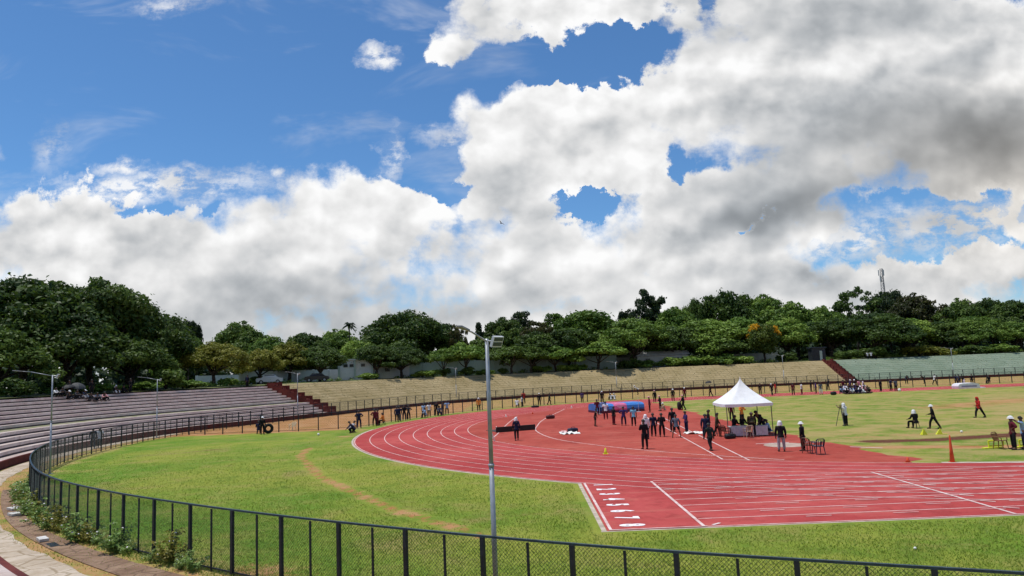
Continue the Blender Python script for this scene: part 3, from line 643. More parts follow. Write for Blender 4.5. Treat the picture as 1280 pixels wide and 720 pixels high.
# ================================================================== trees
def leaf_mesh(name, cen, rad, n_per, size, seed, flat=.75, up=.35, shell=.55, bloom=None):
    g = np.random.default_rng(seed); cen = np.asarray(cen, float); rad = np.asarray(rad, float); K = len(cen)
    cnt = np.maximum(6, (n_per * (rad / rad.mean()) ** 2).astype(int)); ci = np.repeat(np.arange(K), cnt); n = len(ci)
    d = g.normal(size=(n, 3)); d[:, 2] += up; d /= np.linalg.norm(d, axis=1)[:, None]
    r = rad[ci] * (shell + (1.06 - shell) * g.random(n) ** .6) * np.where(g.random(n) < .16, 1 + .55 * g.random(n), 1.0); p = cen[ci] + d * r[:, None] * np.array([1, 1, flat])
    nrm = d * .7 + g.normal(size=(n, 3)) * .55 + np.array([0, 0, .35]); nrm /= np.linalg.norm(nrm, axis=1)[:, None]
    a = np.cross(nrm, g.normal(size=(n, 3))); a /= np.linalg.norm(a, axis=1)[:, None]; b = np.cross(nrm, a)
    s = size * (.6 + .8 * g.random(n))[:, None]; dr = nrm * s * .18
    V = np.stack([p - a * s, p - b * s * .55 + dr, p + a * s, p + b * s * .55 + dr], 1).reshape(-1, 3)
    me = bpy.data.meshes.new(name); me.vertices.add(4 * n); me.vertices.foreach_set('co', V.ravel()); me.loops.add(4 * n); me.loops.foreach_set('vertex_index', np.arange(4 * n))
    me.polygons.add(n); me.polygons.foreach_set('loop_start', np.arange(0, 4 * n, 4)); me.update()
    cr = g.random(K); lf = np.clip(cr[ci] * .75 + g.random(n) * .45, 0, 1); bl = np.clip(g.random(K) * .6 + .5 * (cen[:, 2] - cen[:, 2].min()) / np.ptp(cen[:, 2]), 0, 1)[ci]
    col = np.repeat(np.stack([lf, bl, 0 * lf, 1 + 0 * lf], 1), 4, 0); ca = me.color_attributes.new('leaf', 'FLOAT_COLOR', 'POINT'); ca.data.foreach_set('color', col.ravel())
    return me
def limb(mb, p, q, r0, r1, rg, n=7, seg=3, sag=.12):
    p, q = Vector(p), Vector(q); L = (q - p).length; pts = [p]
    for k in range(1, seg): pts.append(p.lerp(q, k / seg) + Vector((rg.uniform(-1, 1), rg.uniform(-1, 1), rg.uniform(-.3, 1))) * L * sag * .5)
    pts.append(q); mb.path(pts, [r0 + (r1 - r0) * k / seg for k in range(seg + 1)], n)
    return pts
PROTO = {}
def proto(kind, var):
    key = (kind, var)
    if key in PROTO: return PROTO[key]
    rg = random.Random(hash_of(kind) * 31 + var * 7 + 3); cen = []; rad = []; tb = MB()
    if kind in ('rain', 'broad'):
        Wd, H = (22, 15) if kind == 'rain' else (15, 13); base = .27 if kind == 'rain' else .20
        lob = [(rg.uniform(0, 2 * PI), rg.uniform(.72, 1.08)) for _ in range(7)]
        for i in range(120 if kind == 'rain' else 100):
            a = rg.uniform(0, 2 * PI); q = math.sqrt(rg.random()); w = max(l[1] * (1 - .35 * abs(math.atan2(math.sin(a - l[0]), math.cos(a - l[0])))) for l in lob)
            q *= w; zt = H * (1 - (1 - base) * .75 * min(1, q) ** 2.3) * rg.uniform(.90, 1.0); r = rg.choice((rg.uniform(.6, 1.2), rg.uniform(1.0, 2.1), rg.uniform(1.2, 2.1))) * (1.1 if kind == 'rain' else .9)
            z = zt - r * .7 - (rg.random() ** 1.7) * H * .42 * (1.05 - min(q, 1)); cen.append((math.cos(a) * q * Wd / 2 * .93, math.sin(a) * q * Wd / 2 * .93, max(z, H * base * .8))); rad.append(r)
        me = leaf_mesh('crown', cen, rad, 165, .29, rg.randint(0, 9999), .62)
        fork = Vector((rg.uniform(-.4, .4), rg.uniform(-.4, .4), H * .22)); limb(tb, (0, 0, -.3), fork, .55, .42, rg, 9)
        for i in range(9):
            c = cen[rg.randrange(len(cen))]; pts = limb(tb, fork, c, .26, .07, rg, 6, 4)
            for _ in range(2):
                c2 = min((cen[rg.randrange(len(cen))] for _ in range(12)), key=lambda q: (Vector(q) - pts[2]).length); limb(tb, pts[2], c2, .11, .04, rg, 5, 2)
    elif kind == 'round':
        Wd, H = 10, 11
        for i in range(80):
            v = Vector((rg.gauss(0, 1), rg.gauss(0, 1), rg.gauss(.25, 1))).normalized(); k = rg.uniform(.55, .92) * (1 + .16 * math.sin(3 * math.atan2(v.y, v.x) + var) * (1 - abs(v.z)))
            cen.append((v.x * Wd / 2 * k, v.y * Wd / 2 * k, H * .60 + v.z * H * .37 * k)); rad.append(rg.uniform(.75, 1.5))
        me = leaf_mesh('crown', cen, rad, 150, .27, rg.randint(0, 9999), .8)
        limb(tb, (0, 0, -.3), (0, 0, H * .35), .32, .24, rg, 8)
        for i in range(7): limb(tb, (0, 0, H * .33), cen[rg.randrange(len(cen))], .15, .05, rg, 6, 3)
    elif kind == 'tall':
        Wd, H = 8, 15
        for i in range(80):
            z = rg.uniform(.28, .97); w = (.55 + .45 * math.sin(z * 9 + var * 2)) * (1 - max(0, z - .6) * 1.3) + .22; a = rg.uniform(0, 2 * PI); q = math.sqrt(rg.random()) * w
            cen.append((math.cos(a) * q * Wd / 2, math.sin(a) * q * Wd / 2, z * H)); rad.append(rg.uniform(.6, 1.25))
        me = leaf_mesh('crown', cen, rad, 130, .27, rg.randint(0, 9999), .8)
        limb(tb, (0, 0, -.3), (.2, .1, H * .9), .30, .07, rg, 8, 5, .05)
        for i in range(8): c = cen[rg.randrange(len(cen))]; limb(tb, (0, 0, max(.2 * H, c[2] - 2)), c, .11, .04, rg, 5, 2)
    elif kind == 'sparse':
        Wd, H = 11, 13
        for i in range(46):
            v = Vector((rg.gauss(0, 1), rg.gauss(0, 1), rg.gauss(.35, .8))).normalized(); k = rg.uniform(.6, 1)
            cen.append((v.x * Wd / 2 * k, v.y * Wd / 2 * k, H * .66 + v.z * H * .32 * k)); rad.append(rg.uniform(.5, 1.0))
        me = leaf_mesh('crown', cen, rad, 70, .28, rg.randint(0, 9999), .6)
        limb(tb, (0, 0, -.3), (0, 0, H * .4), .3, .2, rg, 8)
        for i in range(22): limb(tb, (0, 0, H * rg.uniform(.3, .42)), cen[i * 2], .12, .035, rg, 5, 3)
    elif kind == 'conifer':
        Wd, H = 5, 16
        for i in range(90):
            z = .22 + .76 * i / 90; a = i * 2.4; w = (1 - z) ** .6 * (.7 + .5 * rg.random()); q = rg.uniform(.3, 1) * w
            cen.append((math.cos(a) * q * Wd / 2, math.sin(a) * q * Wd / 2, z * H)); rad.append(rg.uniform(.35, .75))
        me = leaf_mesh('crown', cen, rad, 75, .26, rg.randint(0, 9999), .9)
        limb(tb, (0, 0, -.3), (0, 0, H * .97), .26, .03, rg, 8, 5, .01)
    elif kind == 'young':
        Wd, H = 7, 6
        for i in range(56):
            a = rg.uniform(0, 2 * PI); q = math.sqrt(rg.random()) * (1 + .2 * math.sin(2 * a + var)); zt = H * (1 - .34 * min(1, q) ** 2); cen.append((math.cos(a) * q * 3.1, math.sin(a) * q * 3.1, zt - .5 - rg.random() * 1.5 * (1.1 - min(1, q)))); rad.append(rg.uniform(.45, .85))
        me = leaf_mesh('crown', cen, rad, 105, .22, rg.randint(0, 9999), .7)
        lean = rg.uniform(-.5, .5); fork = Vector((lean, 0, 1.3)); limb(tb, (0, 0, -.3), fork, .20, .15, rg, 8)
        for i in range(6): limb(tb, fork, cen[rg.randrange(len(cen))], .10, .035, rg, 6, 3)
    elif kind == 'palm':
        Wd, H = 5, 13; me = MB()
        limb(tb, (0, 0, -.3), (.3, 0, H - 1), .2, .13, rg, 8, 5, .02)
        for i in range(17):
            a = i * 2.4; el = rg.uniform(-.1, 1.2); pts = []
            for k in range(6): u_ = k / 5; pts.append(Vector((.3 + math.cos(a) * u_ * 2.6 * math.cos(el), math.sin(a) * u_ * 2.6 * math.cos(el), H - 1 + math.sin(el) * 2.4 * u_ - 1.7 * u_ * u_)))
            sd_ = Vector((-math.sin(a), math.cos(a), 0)); w = [.05, .38, .45, .36, .22, .03]
            me.strip([p + sd_ * w[k] - Vector((0, 0, w[k] * .6)) for k, p in enumerate(pts)], pts); me.strip(pts, [p - sd_ * w[k] - Vector((0, 0, w[k] * .6)) for k, p in enumerate(pts)])
        mm = bpy.data.meshes.new('crown'); mm.from_pydata(me.v, [], me.f); ca = mm.color_attributes.new('leaf', 'FLOAT_COLOR', 'POINT'); ca.data.foreach_set('color', [.4, 0, 0, 1] * len(me.v)); me = mm
    elif kind == 'bush':
        Wd, H = 3, 2.2
        for i in range(22):
            a = rg.uniform(0, 2 * PI); q = math.sqrt(rg.random()); cen.append((math.cos(a) * q * 1.2, math.sin(a) * q * 1.2, rg.uniform(.3, 1.0) * H * (1 - .45 * q * q) - .2)); rad.append(rg.uniform(.3, .55))
        me = leaf_mesh('crown', cen, rad, 75, .15, rg.randint(0, 9999), .8)
        for i in range(5): limb(tb, (0, 0, -.1), cen[i], .05, .02, rg, 5, 2)
    tm = bpy.data.meshes.new('trunk'); tm.from_pydata(tb.v, [], tb.f); tm.polygons.foreach_set('use_smooth', [True] * len(tm.polygons)); tm.materials.append(M_BARK)
    me.materials.append(None)
    PROTO[key] = (tm, me, Wd, H); return PROTO[key]
def hash_of(s): return sum((i + 1) * ord(c) for i, c in enumerate(s))
_bt = [(640 + F_PX * (v.dot(RIGHT)) / v.dot(FWD), v.dot(FWD)) for v in (Vector((p[0] + n[0] * (BT_O + .4), p[1] + n[1] * (BT_O + .4), 4.7)) - EYE for p, n in zip(WL, WN)) if v.dot(FWD) > 20]
_bt.sort(); _bx = [q[0] for q in _bt]; _bd = [q[1] for q in _bt]
def bank_top_depth(px): return float(np.interp(px, _bx, _bd))
GROUND_UP = 4.78
def plant(name, px, top, wpx, depth, kind, leaf, label, cat='tree', group='trees behind the stands', base=None, trunk_mat=None):
    var = rnd.randrange(3); tm, cm, Wd, H = proto(kind, var)
    bt = bank_top_depth(px)
    if kind == 'young': depth = max(depth, bt + 2.6 + rnd.random())
    elif kind == 'bush': depth = max(depth, bt + 1.5 + rnd.random() * 2)
    elif leaf == BL: depth = bt + 5
    elif px > 450: depth = max(depth + 12, bt + 4 + .22 * wpx / F_PX * depth)
    else: depth = max(depth + 4, bt + 5 + .28 * wpx / F_PX * depth)
    p = EYE + ray(px, 455) * depth; zt = (EYE + ray(px, top) * depth).z; b = GROUND_UP if base is None else base
    h = max(1.0, zt - b); w = wpx / F_PX * depth
    r = empty(name, (p.x, p.y, b), rnd.uniform(0, 2 * PI)); r.scale = (w / Wd, w / Wd, h / H); tag(r, label, cat, group)
    for nm, me, m_ in (('trunk', tm, trunk_mat or M_DARKBARK), ('crown', cm, M_LEAF[leaf])):
        o = bpy.data.objects.new(nm, me); link(o, r); o.material_slots[0].link = 'OBJECT'; o.material_slots[0].material = m_
    return r
D, MI, OL, BR, BL, BU, BN = 0, 1, 2, 3, 4, 5, 6
TREES = [
 # px, top, width px, depth, kind, leaf, label
 (-95, 352, 230, 78, 'rain', D, 'huge dark broad tree at the very left edge of the view'),
 (28, 336, 235, 86, 'rain', D, 'tallest huge dark tree above the far left of the concrete stand'),
 (112, 343, 190, 93, 'rain', D, 'huge dark broad tree second from the left above the stand'),
 (165, 368, 150, 99, 'rain', D, 'dark broad tree stepping down to the right of the two huge left ones'),
 (196, 388, 120, 108, 'broad', D, 'dark domed tree at the right shoulder of the huge left trees'),
 (85, 392, 150, 80, 'broad', D, 'low dark tree filling in beneath the tallest left tree'),
 (-5, 404, 130, 74, 'broad', D, 'low dark tree beneath the left edge crowns'),
 (160, 412, 120, 90, 'broad', D, 'low dark tree with shadowed underside right of the seated stand group'),
 (224, 410, 70, 135, 'broad', MI, 'mid green rounded crown peeping over between dark left trees and olive tree'),
 (236, 401, 22, 150, 'tall', BU, 'slim dark tree tip left of the olive umbrella tree'),
 (246, 406, 18, 155, 'tall', BU, 'smaller slim tree tip right beside the other dark tip'),
 (268, 425, 104, 92, 'rain', OL, 'yellowish olive umbrella tree with visible trunk behind the stand'),
 (208, 455, 46, 86, 'bush', D, 'low vine draped small tree left of the olive umbrella tree'),
 (302, 397, 92, 160, 'broad', D, 'dark rounded tree breaking the skyline above the olive umbrella tree'),
 (338, 416, 70, 150, 'broad', MI, 'mid green tree on the skyline right of the dark rounded one'),
 (325, 434, 66, 113, 'broad', OL, 'olive tree directly above the right end of the concrete stand'),
 (361, 424, 68, 122, 'broad', OL, 'olive green tree above the top of the left red stairs'),
 (400, 430, 84, 117, 'rain', D, 'dark spreading tree in front of the white wall near the left red stairs'),
 (384, 413, 80, 158, 'broad', D, 'dark skyline tree left of the palm'),
 (424, 408, 70, 165, 'broad', MI, 'mid green skyline crown just under the palm'),
 (438, 400, 22, 150, 'palm', BU, 'lone palm head poking above the crowns left of the biggest domed tree'),
 (447, 424, 44, 140, 'round', BR, 'light green small tree left of the pump house'),
 (470, 428, 82, 124, 'rain', D, 'dark low tree with forked trunk before the pump house'),
 (508, 384, 142, 150, 'rain', D, 'biggest domed dark tree on the skyline left of the nearest lamp'),
 (502, 430, 82, 126, 'rain', D, 'dark thick trunked tree at the left end of the pale green wall'),
 (548, 397, 78, 158, 'broad', D, 'dark shoulder tree between the biggest dome and the nearest lamp'),
 (574, 402, 30, 150, 'sparse', BN, 'thin bare twigged tree just left of the nearest lamp head'),
 (600, 403, 19, 152, 'conifer', BU, 'narrow dark conifer behind the nearest lamp head'),
 (553, 433, 40, 131, 'young', MI, 'first young tree left of the lamp before the pale green wall'),
 (582, 426, 58, 129, 'young', BR, 'bright young tree touching the nearest lamp post on its left'),
 (638, 431, 60, 128, 'young', D, 'dark young tree leaning on its bent trunk right of the nearest lamp post'),
 (664, 432, 50, 131, 'young', D, 'dark young tree with split trunk between two others on the bank'),
 (695, 431, 58, 134, 'young', BR, 'bright green young tree with forked trunk before the pale green wall'),
 (718, 441, 30, 137, 'young', BR, 'smallest bright young tree before the pale green wall'),
 (748, 426, 72, 138, 'young', BR, 'widest bright young tree at the right end of the pale green wall'),
 (632, 391, 74, 158, 'broad', D, 'dark rounded skyline tree right of the nearest lamp head'),
 (655, 389, 42, 165, 'tall', BU, 'dark pointed skyline tree right of the nearest lamp head'),
 (676, 398, 46, 152, 'sparse', BN, 'thin grey brown see through tree among the dark ones'),
 (694, 392, 48, 165, 'tall', MI, 'mid green tall skyline tree above the bright forked young tree'),
 (738, 387, 84, 160, 'round', MI, 'mid green rounded skyline tree above the widest young tree'),
 (712, 410, 70, 152, 'round', D, 'dark tree filling the row behind the smallest young tree'),
 (668, 412, 80, 150, 'broad', D, 'dark spreading tree filling the row behind the split trunk young tree'),
 (606, 418, 70, 150, 'broad', D, 'dark tree filling the row behind the nearest lamp post'),
 (792, 393, 120, 146, 'rain', MI, 'large mid green tree with tall trunks left of the white roofed shed'),
 (768, 402, 70, 160, 'round', D, 'dark tree behind the large mid green one left of the shed'),
 (811, 361, 30, 185, 'tall', BU, 'tall dark narrow tree standing highest right of the blue mat'),
 (824, 370, 36, 186, 'tall', BU, 'shorter dark narrow tree joined to the tallest narrow one'),
 (787, 388, 24, 180, 'tall', BU, 'small dark narrow tip left of the tallest narrow tree'),
 (848, 377, 74, 178, 'broad', MI, 'mid green skyline tree right of the tall narrow pair'),
 (872, 372, 30, 186, 'round', D, 'small round dark skyline knob above the white tent'),
 (888, 394, 120, 160, 'broad', MI, 'wide mid green tree above the white tent'),
 (846, 404, 92, 157, 'broad', D, 'dark broad tree just behind the white roofed shed'),
 (911, 359, 66, 188, 'round', D, 'dark rounded skyline tree right above the tent peak'),
 (955, 361, 90, 188, 'broad', MI, 'high mid green domed tree above the yellow blossom tree'),
 (925, 392, 92, 165, 'broad', BR, 'bright green tree left of the yellow blossom tree'),
 (956, 401, 46, 156, 'round', BL, 'tree with yellow orange blossom left of the gatehouse'),
 (905, 420, 80, 153, 'broad', D, 'dark low tree left of the blossom tree in deep shade'),
 (998, 372, 84, 178, 'broad', MI, 'mid green skyline tree above the gatehouse'),
 (985, 394, 84, 160, 'broad', BR, 'bright green tree between blossom tree and gatehouse'),
 (1036, 378, 76, 176, 'broad', MI, 'mid green skyline tree right of the gatehouse'),
 (1040, 396, 120, 163, 'rain', D, 'wide dark tree right behind the gatehouse'),
 (1076, 355, 62, 190, 'sparse', D, 'airy see through tree on the skyline left of the mast'),
 (1093, 387, 130, 157, 'rain', D, 'very dark wide tree below the communication mast'),
 (1117, 360, 46, 192, 'round', BU, 'dark rounded tree hiding the foot of the mast'),
 (1145, 362, 76, 180, 'broad', BN, 'brownish tree on the skyline right of the mast'),
 (1138, 396, 86, 160, 'broad', BR, 'bright green tree below the brownish one'),
 (1175, 374, 64, 176, 'sparse', BN, 'thin brownish tree right of the larger brownish tree'),
 (1206, 369, 84, 172, 'broad', D, 'dark green domed skyline tree near the right edge'),
 (1178, 400, 92, 160, 'broad', D, 'dark tree above the green bank lamp post'),
 (1222, 392, 92, 158, 'rain', MI, 'mid green tree with visible trunk near the right edge'),
 (1244, 366, 66, 178, 'broad', D, 'tall dark skyline tree second from the right edge'),
 (1278, 371, 84, 168, 'broad', D, 'dark skyline tree cut by the right edge'),
 (1272, 400, 96, 156, 'rain', MI, 'mid green low tree cut by the right edge'),
 (1340, 380, 120, 165, 'rain', D, 'dark tree just beyond the right edge'),
]
for (px, top, wpx, dep, kind, leaf, lab) in TREES:
    nm = {'palm': 'palm_tree', 'conifer': 'conifer_tree', 'young': 'young_tree', 'bush': 'small_tree'}.get(kind, 'broad_tree')
    plant(nm, px, top, wpx, dep, kind, leaf, lab, group='young trees along the bank top' if kind == 'young' else 'trees behind the stands', trunk_mat=M_BARK if kind in ('young', 'rain') else None)
# bushes along the top of the banks
BUSH = [(20, 470, 46, 70, D), (70, 476, 40, 72, D), (128, 477, 46, 80, BR), (178, 476, 50, 84, BR), (228, 472, 40, 92, BR), (244, 474, 34, 96, MI), (285, 470, 30, 112, BR), (318, 469, 30, 118, MI), (460, 464, 30, 132, MI),
        (528, 462, 30, 136, BR), (556, 459, 18, 129, D), (583, 457, 22, 127, D), (541, 461, 24, 134, BR), (606, 460, 26, 139, BR), (628, 458, 14, 142, D), (676, 456, 30, 146, MI), (706, 455, 26, 142, BR), (722, 454, 26, 147, BR), (790, 446, 34, 150, D), (808, 449, 36, 150, MI),
        (838, 445, 34, 152, BR), (862, 442, 38, 153, BR), (884, 441, 40, 154, BR), (908, 440, 36, 155, MI), (928, 442, 32, 156, BR), (985, 439, 30, 158, D), (1062, 436, 34, 156, D), (1095, 432, 40, 158, D), (1150, 430, 44, 158, OL), (1176, 432, 36, 158, OL), (1215, 430, 40, 157, D), (1252, 427, 44, 157, MI)]
for i, (px, top, wpx, dep, leaf) in enumerate(BUSH):
    side = 'left of the red stairs' if px < 360 else ('before the pale wall' if px < 780 else ('above the tan bank' if px < 1010 else 'above the green bank'))
    shade = {D: 'dark shaded', BR: 'bright green', MI: 'mid green', OL: 'olive'}[leaf]
    plant('bush', px, top, wpx, dep, 'bush', leaf, '%s leafy bush in the row at the tree feet %s' % (shade, side), 'bush', '%s bushes %s' % (shade, side))
# undergrowth below the trees and the far wood closing the view
def scatter_stuff(name, mat_, n, o0, o1, h0, h1, size, seed, n_per, i0=0, i1=None, r=(.35, .8)):
    g = random.Random(seed); cen = []; rad = []; i1 = i1 or near_i(WL, 130, 78.6)
    for _ in range(n):
        i = g.randrange(i0, i1); o = g.uniform(o0, o1); rr = g.uniform(*r); cen.append((WL[i][0] + WN[i][0] * o, WL[i][1] + WN[i][1] * o, 4.75 + g.uniform(h0, h1))); rad.append(rr)
    me = leaf_mesh(name, cen, rad, n_per, size, seed, .75, .3, .4); me.materials.append(mat_); return tag(link(bpy.data.objects.new(name, me)), kind='stuff')
iL = near_i(WL, -60, -33)
def bank_tufts(name, i0, i1, m_, n, seed):
    g = random.Random(seed); cen = []; rad = []; bo = [q[0] for q in bank]; bz = [q[1] for q in bank]
    for _ in range(n):
        i = g.randrange(i0, i1); o = g.uniform(.1, BT_O); cen.append((WL[i][0] + WN[i][0] * o, WL[i][1] + WN[i][1] * o, float(np.interp(o, bo, bz)) + .02)); rad.append(g.uniform(.04, .13))
    me = leaf_mesh(name, cen, rad, 8, .045, seed, .35, .9, .2); me.materials.append(m_); tag(link(bpy.data.objects.new(name, me)), kind='stuff')
bank_tufts('dry_grass', I_ST1 + 2, I_ST2 - 2, foliage('dry_tuft', (.30, .24, .11), (.50, .40, .21)), 3000, 21)
bank_tufts('bank_grass', I_ST2 + 3, near_i(WL, 95, 78.6), foliage('pale_tuft', (.20, .27, .17), (.33, .38, .26)), 1200, 22)
scatter_stuff('undergrowth', M_LEAF[MI], 900, BT_O + 4.5, BT_O + 22, .0, .35, .16, 5, 34, iL)
scatter_stuff('woodland', M_LEAF[BU], 2000, 80, 108, -.6, 8.0, .8, 9, 52, near_i(WL, -51, -43.5), None, (1.4, 3.0))

# ================================================================== walls and buildings behind the banks
def up_pt(px, extra, z=None):
    dp = bank_top_depth(px) + extra; p = EYE + ray(px, 455) * dp; return Vector((p.x, p.y, GROUND_UP if z is None else z))
def compound_wall(name, label, stations, h, mat_, pil=None):
    r = empty(name, (0, 0, 0)); tag(r, label, 'wall', 'boundary walls behind the banks')
    P = [up_pt(px, ex) for px, ex in stations]; N = []
    b = MB()
    for a, c in zip(P[:-1], P[1:]):
        m = (a + c) / 2; d = c - a; b.box((m.x, m.y, m.z + h / 2), (d.length - .30, .18, h), math.atan2(d.y, d.x))
        b.box((m.x, m.y, m.z + h + .03), (d.length - .30, .26, .06), math.atan2(d.y, d.x))
    b.build('wall_panel', mat_, r)
    for i, p in enumerate(P):
        q = MB(); q.box((p.x, p.y, p.z + h / 2 + .06), (.34, .34, h + .14), 0); q.build('pillar', pil or mat_, r)
    return r
compound_wall('boundary_wall', 'pale green boundary wall with pillars behind the young trees on the bank', [(px, 9 + (px - 505) * .004) for px in range(506, 790, 22)], 3.0, M_GREENWALL)
compound_wall('boundary_wall', 'white low boundary wall behind the dark tree at the top of the left stairs', [(px, 16) for px in (300, 322, 346, 370, 392, 411, 430)], 2.1, M_WHITEWALL)
compound_wall('boundary_wall', 'grey boundary wall in tree shade behind the tan bank left of the gatehouse', [(px, 12) for px in (858, 880, 903, 925, 948, 972)], 2.2, M_GREYWALL)
compound_wall('boundary_wall', 'broken white wall glimpsed through trunks above the left concrete stand', [(px, 30) for px in (246, 268, 290, 306)], 1.8, M_WHITEWALL)
def building(name, label, px, extra, wid, dep, h, rz, wall, roof, wins, cat='building', gable=0.0, door=None):
    p = up_pt(px, extra); r = empty(name, p, rz); tag(r, label, cat)
    b = MB(); b.box((0, 0, h / 2 - .1), (wid, dep, h + .2)); b.build('wall', wall, r)
    b = MB()
    if gable:
        x, y = wid / 2 + .35, dep / 2 + .35; b.add([(-x, -y, h + .003), (x, -y, h + .003), (x, y, h + .003), (-x, y, h + .003), (-x, 0, h + gable), (x, 0, h + gable)], [(0, 1, 5, 4), (2, 3, 4, 5), (0, 4, 3), (1, 2, 5), (3, 2, 1, 0)])
    else: b.box((0, 0, h + .12), (wid + .5, dep + .5, .22))
    b.build('roof', roof, r)
    for (x, z, w, hh) in wins:
        f = MB(); f.box((x, -dep / 2 - .02, z), (w + .12, .06, hh + .12)); fo_ = f.build('window', M_GREYWALL, r); f = MB(); f.box((x, -dep / 2 - .053, z), (w, .02, hh)); f.build('pane', M_DARKWIN, fo_)
    if door:
        f = MB(); f.box((door[0], -dep / 2 - .03, door[2] / 2), (door[1], .08, door[2])); f.build('door', door[3], r)
    return r
ph = building('pump_house', 'white blue flat roofed pump house with small dark windows above the left bank', 446, 12, 6.4, 5, 3.7, .12, M_WHITEWALL, M_WHITEWALL, [(-1.8, 2.7, .7, .5), (-.7, 2.7, .7, .5), (1.4, 2.7, .7, .5)])
for x in (-3.05, -.1, 3.05):
    f = MB(); f.box((x, -2.62, 1.85), (.34, .22, 3.7)); f.build('column', M_GREENWALL, ph)
building('annex', 'low white annex with shadowed openings right of the pump house', 482, 13, 9.5, 4, 2.4, .1, M_WHITEWALL, M_GREYWALL, [(-3, 1.7, .9, .6), (0.5, 1.7, .9, .6)])
building('roadside_shed', 'long grey walled shed with white sheet roof under the trees', 827, 10, 11.5, 5, 2.6, -.05, M_GREYWALL, M_ROOF, [(-3.4, 1.6, 1.0, .8), (3.2, 1.6, 1.0, .8)], 'shed', 1.0)
building('small_hut', 'white small hut roof showing left of the white roofed shed', 776, 16, 4.2, 3.6, 2.6, -.05, M_GREYWALL, M_ROOF, [(0, 1.6, .8, .7)], 'hut', .6)
building('gatehouse', 'dark blue gatehouse with a pale doorway at the top of the right stairs', 1022, 2.2, 2.9, 2.6, 2.7, -.05, mat('gatehouse_paint', (.012, .016, .026), .6, .3, 2), mat('gatehouse_roof', (.02, .03, .05), .6), [], 'gatehouse', 0, (.45, .55, 2.1, M_GREENWALL))
# communication mast
p = EYE + ray(1112, 440) * 300; mast = empty('communication_mast', (p.x, p.y, 4.9), .3); tag(mast, 'thin grey lattice communication mast with antennas rising above the right trees', 'mast')
HM = (EYE + ray(1112, 334) * 300).z - 4.9; b = MB(); legs = [(math.cos(a), math.sin(a)) for a in (.5, 2.6, 4.7)]
wv = lambda z: 1.7 - 1.15 * z / HM
for (x, y) in legs: b.tube((x * wv(0), y * wv(0), 0), (x * wv(HM), y * wv(HM), HM), .16, .12, 6)
nz = 26
for k in range(nz):
    z0, z1 = HM * k / nz, HM * (k + 1) / nz
    for j in range(3):
        a, c = legs[j], legs[(j + 1) % 3]; b.tube((a[0] * wv(z0), a[1] * wv(z0), z0), (c[0] * wv(z1), c[1] * wv(z1), z1), .06, .06, 4, False); b.tube((a[0] * wv(z1), a[1] * wv(z1), z1), (c[0] * wv(z1), c[1] * wv(z1), z1), .05, .05, 4, False)
b.build('lattice', mat('mast_steel', (.20, .19, .20), .6), mast)
for k, (a, z) in enumerate(((.2, .97), (2.3, .97), (4.4, .97), (1.2, .90), (3.3, .90))):
    q = MB(); q.box((math.cos(a) * 1.15, math.sin(a) * 1.15, HM * z - .6), (.35, .35, 2.4), a); q.build('antenna', mat('antenna_grey', (.42, .42, .43), .5), mast)
# parked vehicles by the left bank
def car(px, ex, rz, body, label):
    p = up_pt(px, ex); r = empty('parked_car', p, rz); tag(r, label, 'car')
    prof = [(-2.0, .35), (-2.05, .75), (-1.95, .95), (-1.2, 1.0), (-.75, 1.45), (.75, 1.48), (1.35, 1.0), (1.95, .92), (2.05, .6), (2.0, .35)]
    b = MB(); n = len(prof); vs = [(x, -.78 if z < 1.1 else -.62, z) for x, z in prof] + [(x, .78 if z < 1.1 else .62, z) for x, z in prof]
    b.add(vs, [tuple(range(n)), tuple(range(2 * n - 1, n - 1, -1))] + [(i, n + i, n + (i + 1) % n, (i + 1) % n) for i in range(n)]); b.build('body', body, r)
    for s in (-1, 1):
        g_ = MB(); g_.add([(-1.05, s * .735, 1.03), (1.2, s * .735, 1.03), (.72, s * .66, 1.40), (-.70, s * .66, 1.40)], [(0, 1, 2, 3)]); g_.build('side_window', M_PANEL, r)
        for x in (-1.25, 1.3):
            w = MB(); w.tube((x, s * .80, .33), (x, s * .60, .33), .33, .33, 14); wo = w.build('wheel', mat('tyre', (.012, .012, .012), .8), r); w = MB(); w.tube((x, s * .812, .33), (x, s * .79, .33), .19, .19, 12); w.build('rim', M_GALV, wo)
    return r
car(337, 9, .25, mat('car_white', (.62, .63, .64), .3), 'white car parked beneath the trees left of the left stairs')
car(396, 6.5, .2, mat('car_black', (.012, .012, .014), .25), 'black car parked before the white wall by the left stairs')

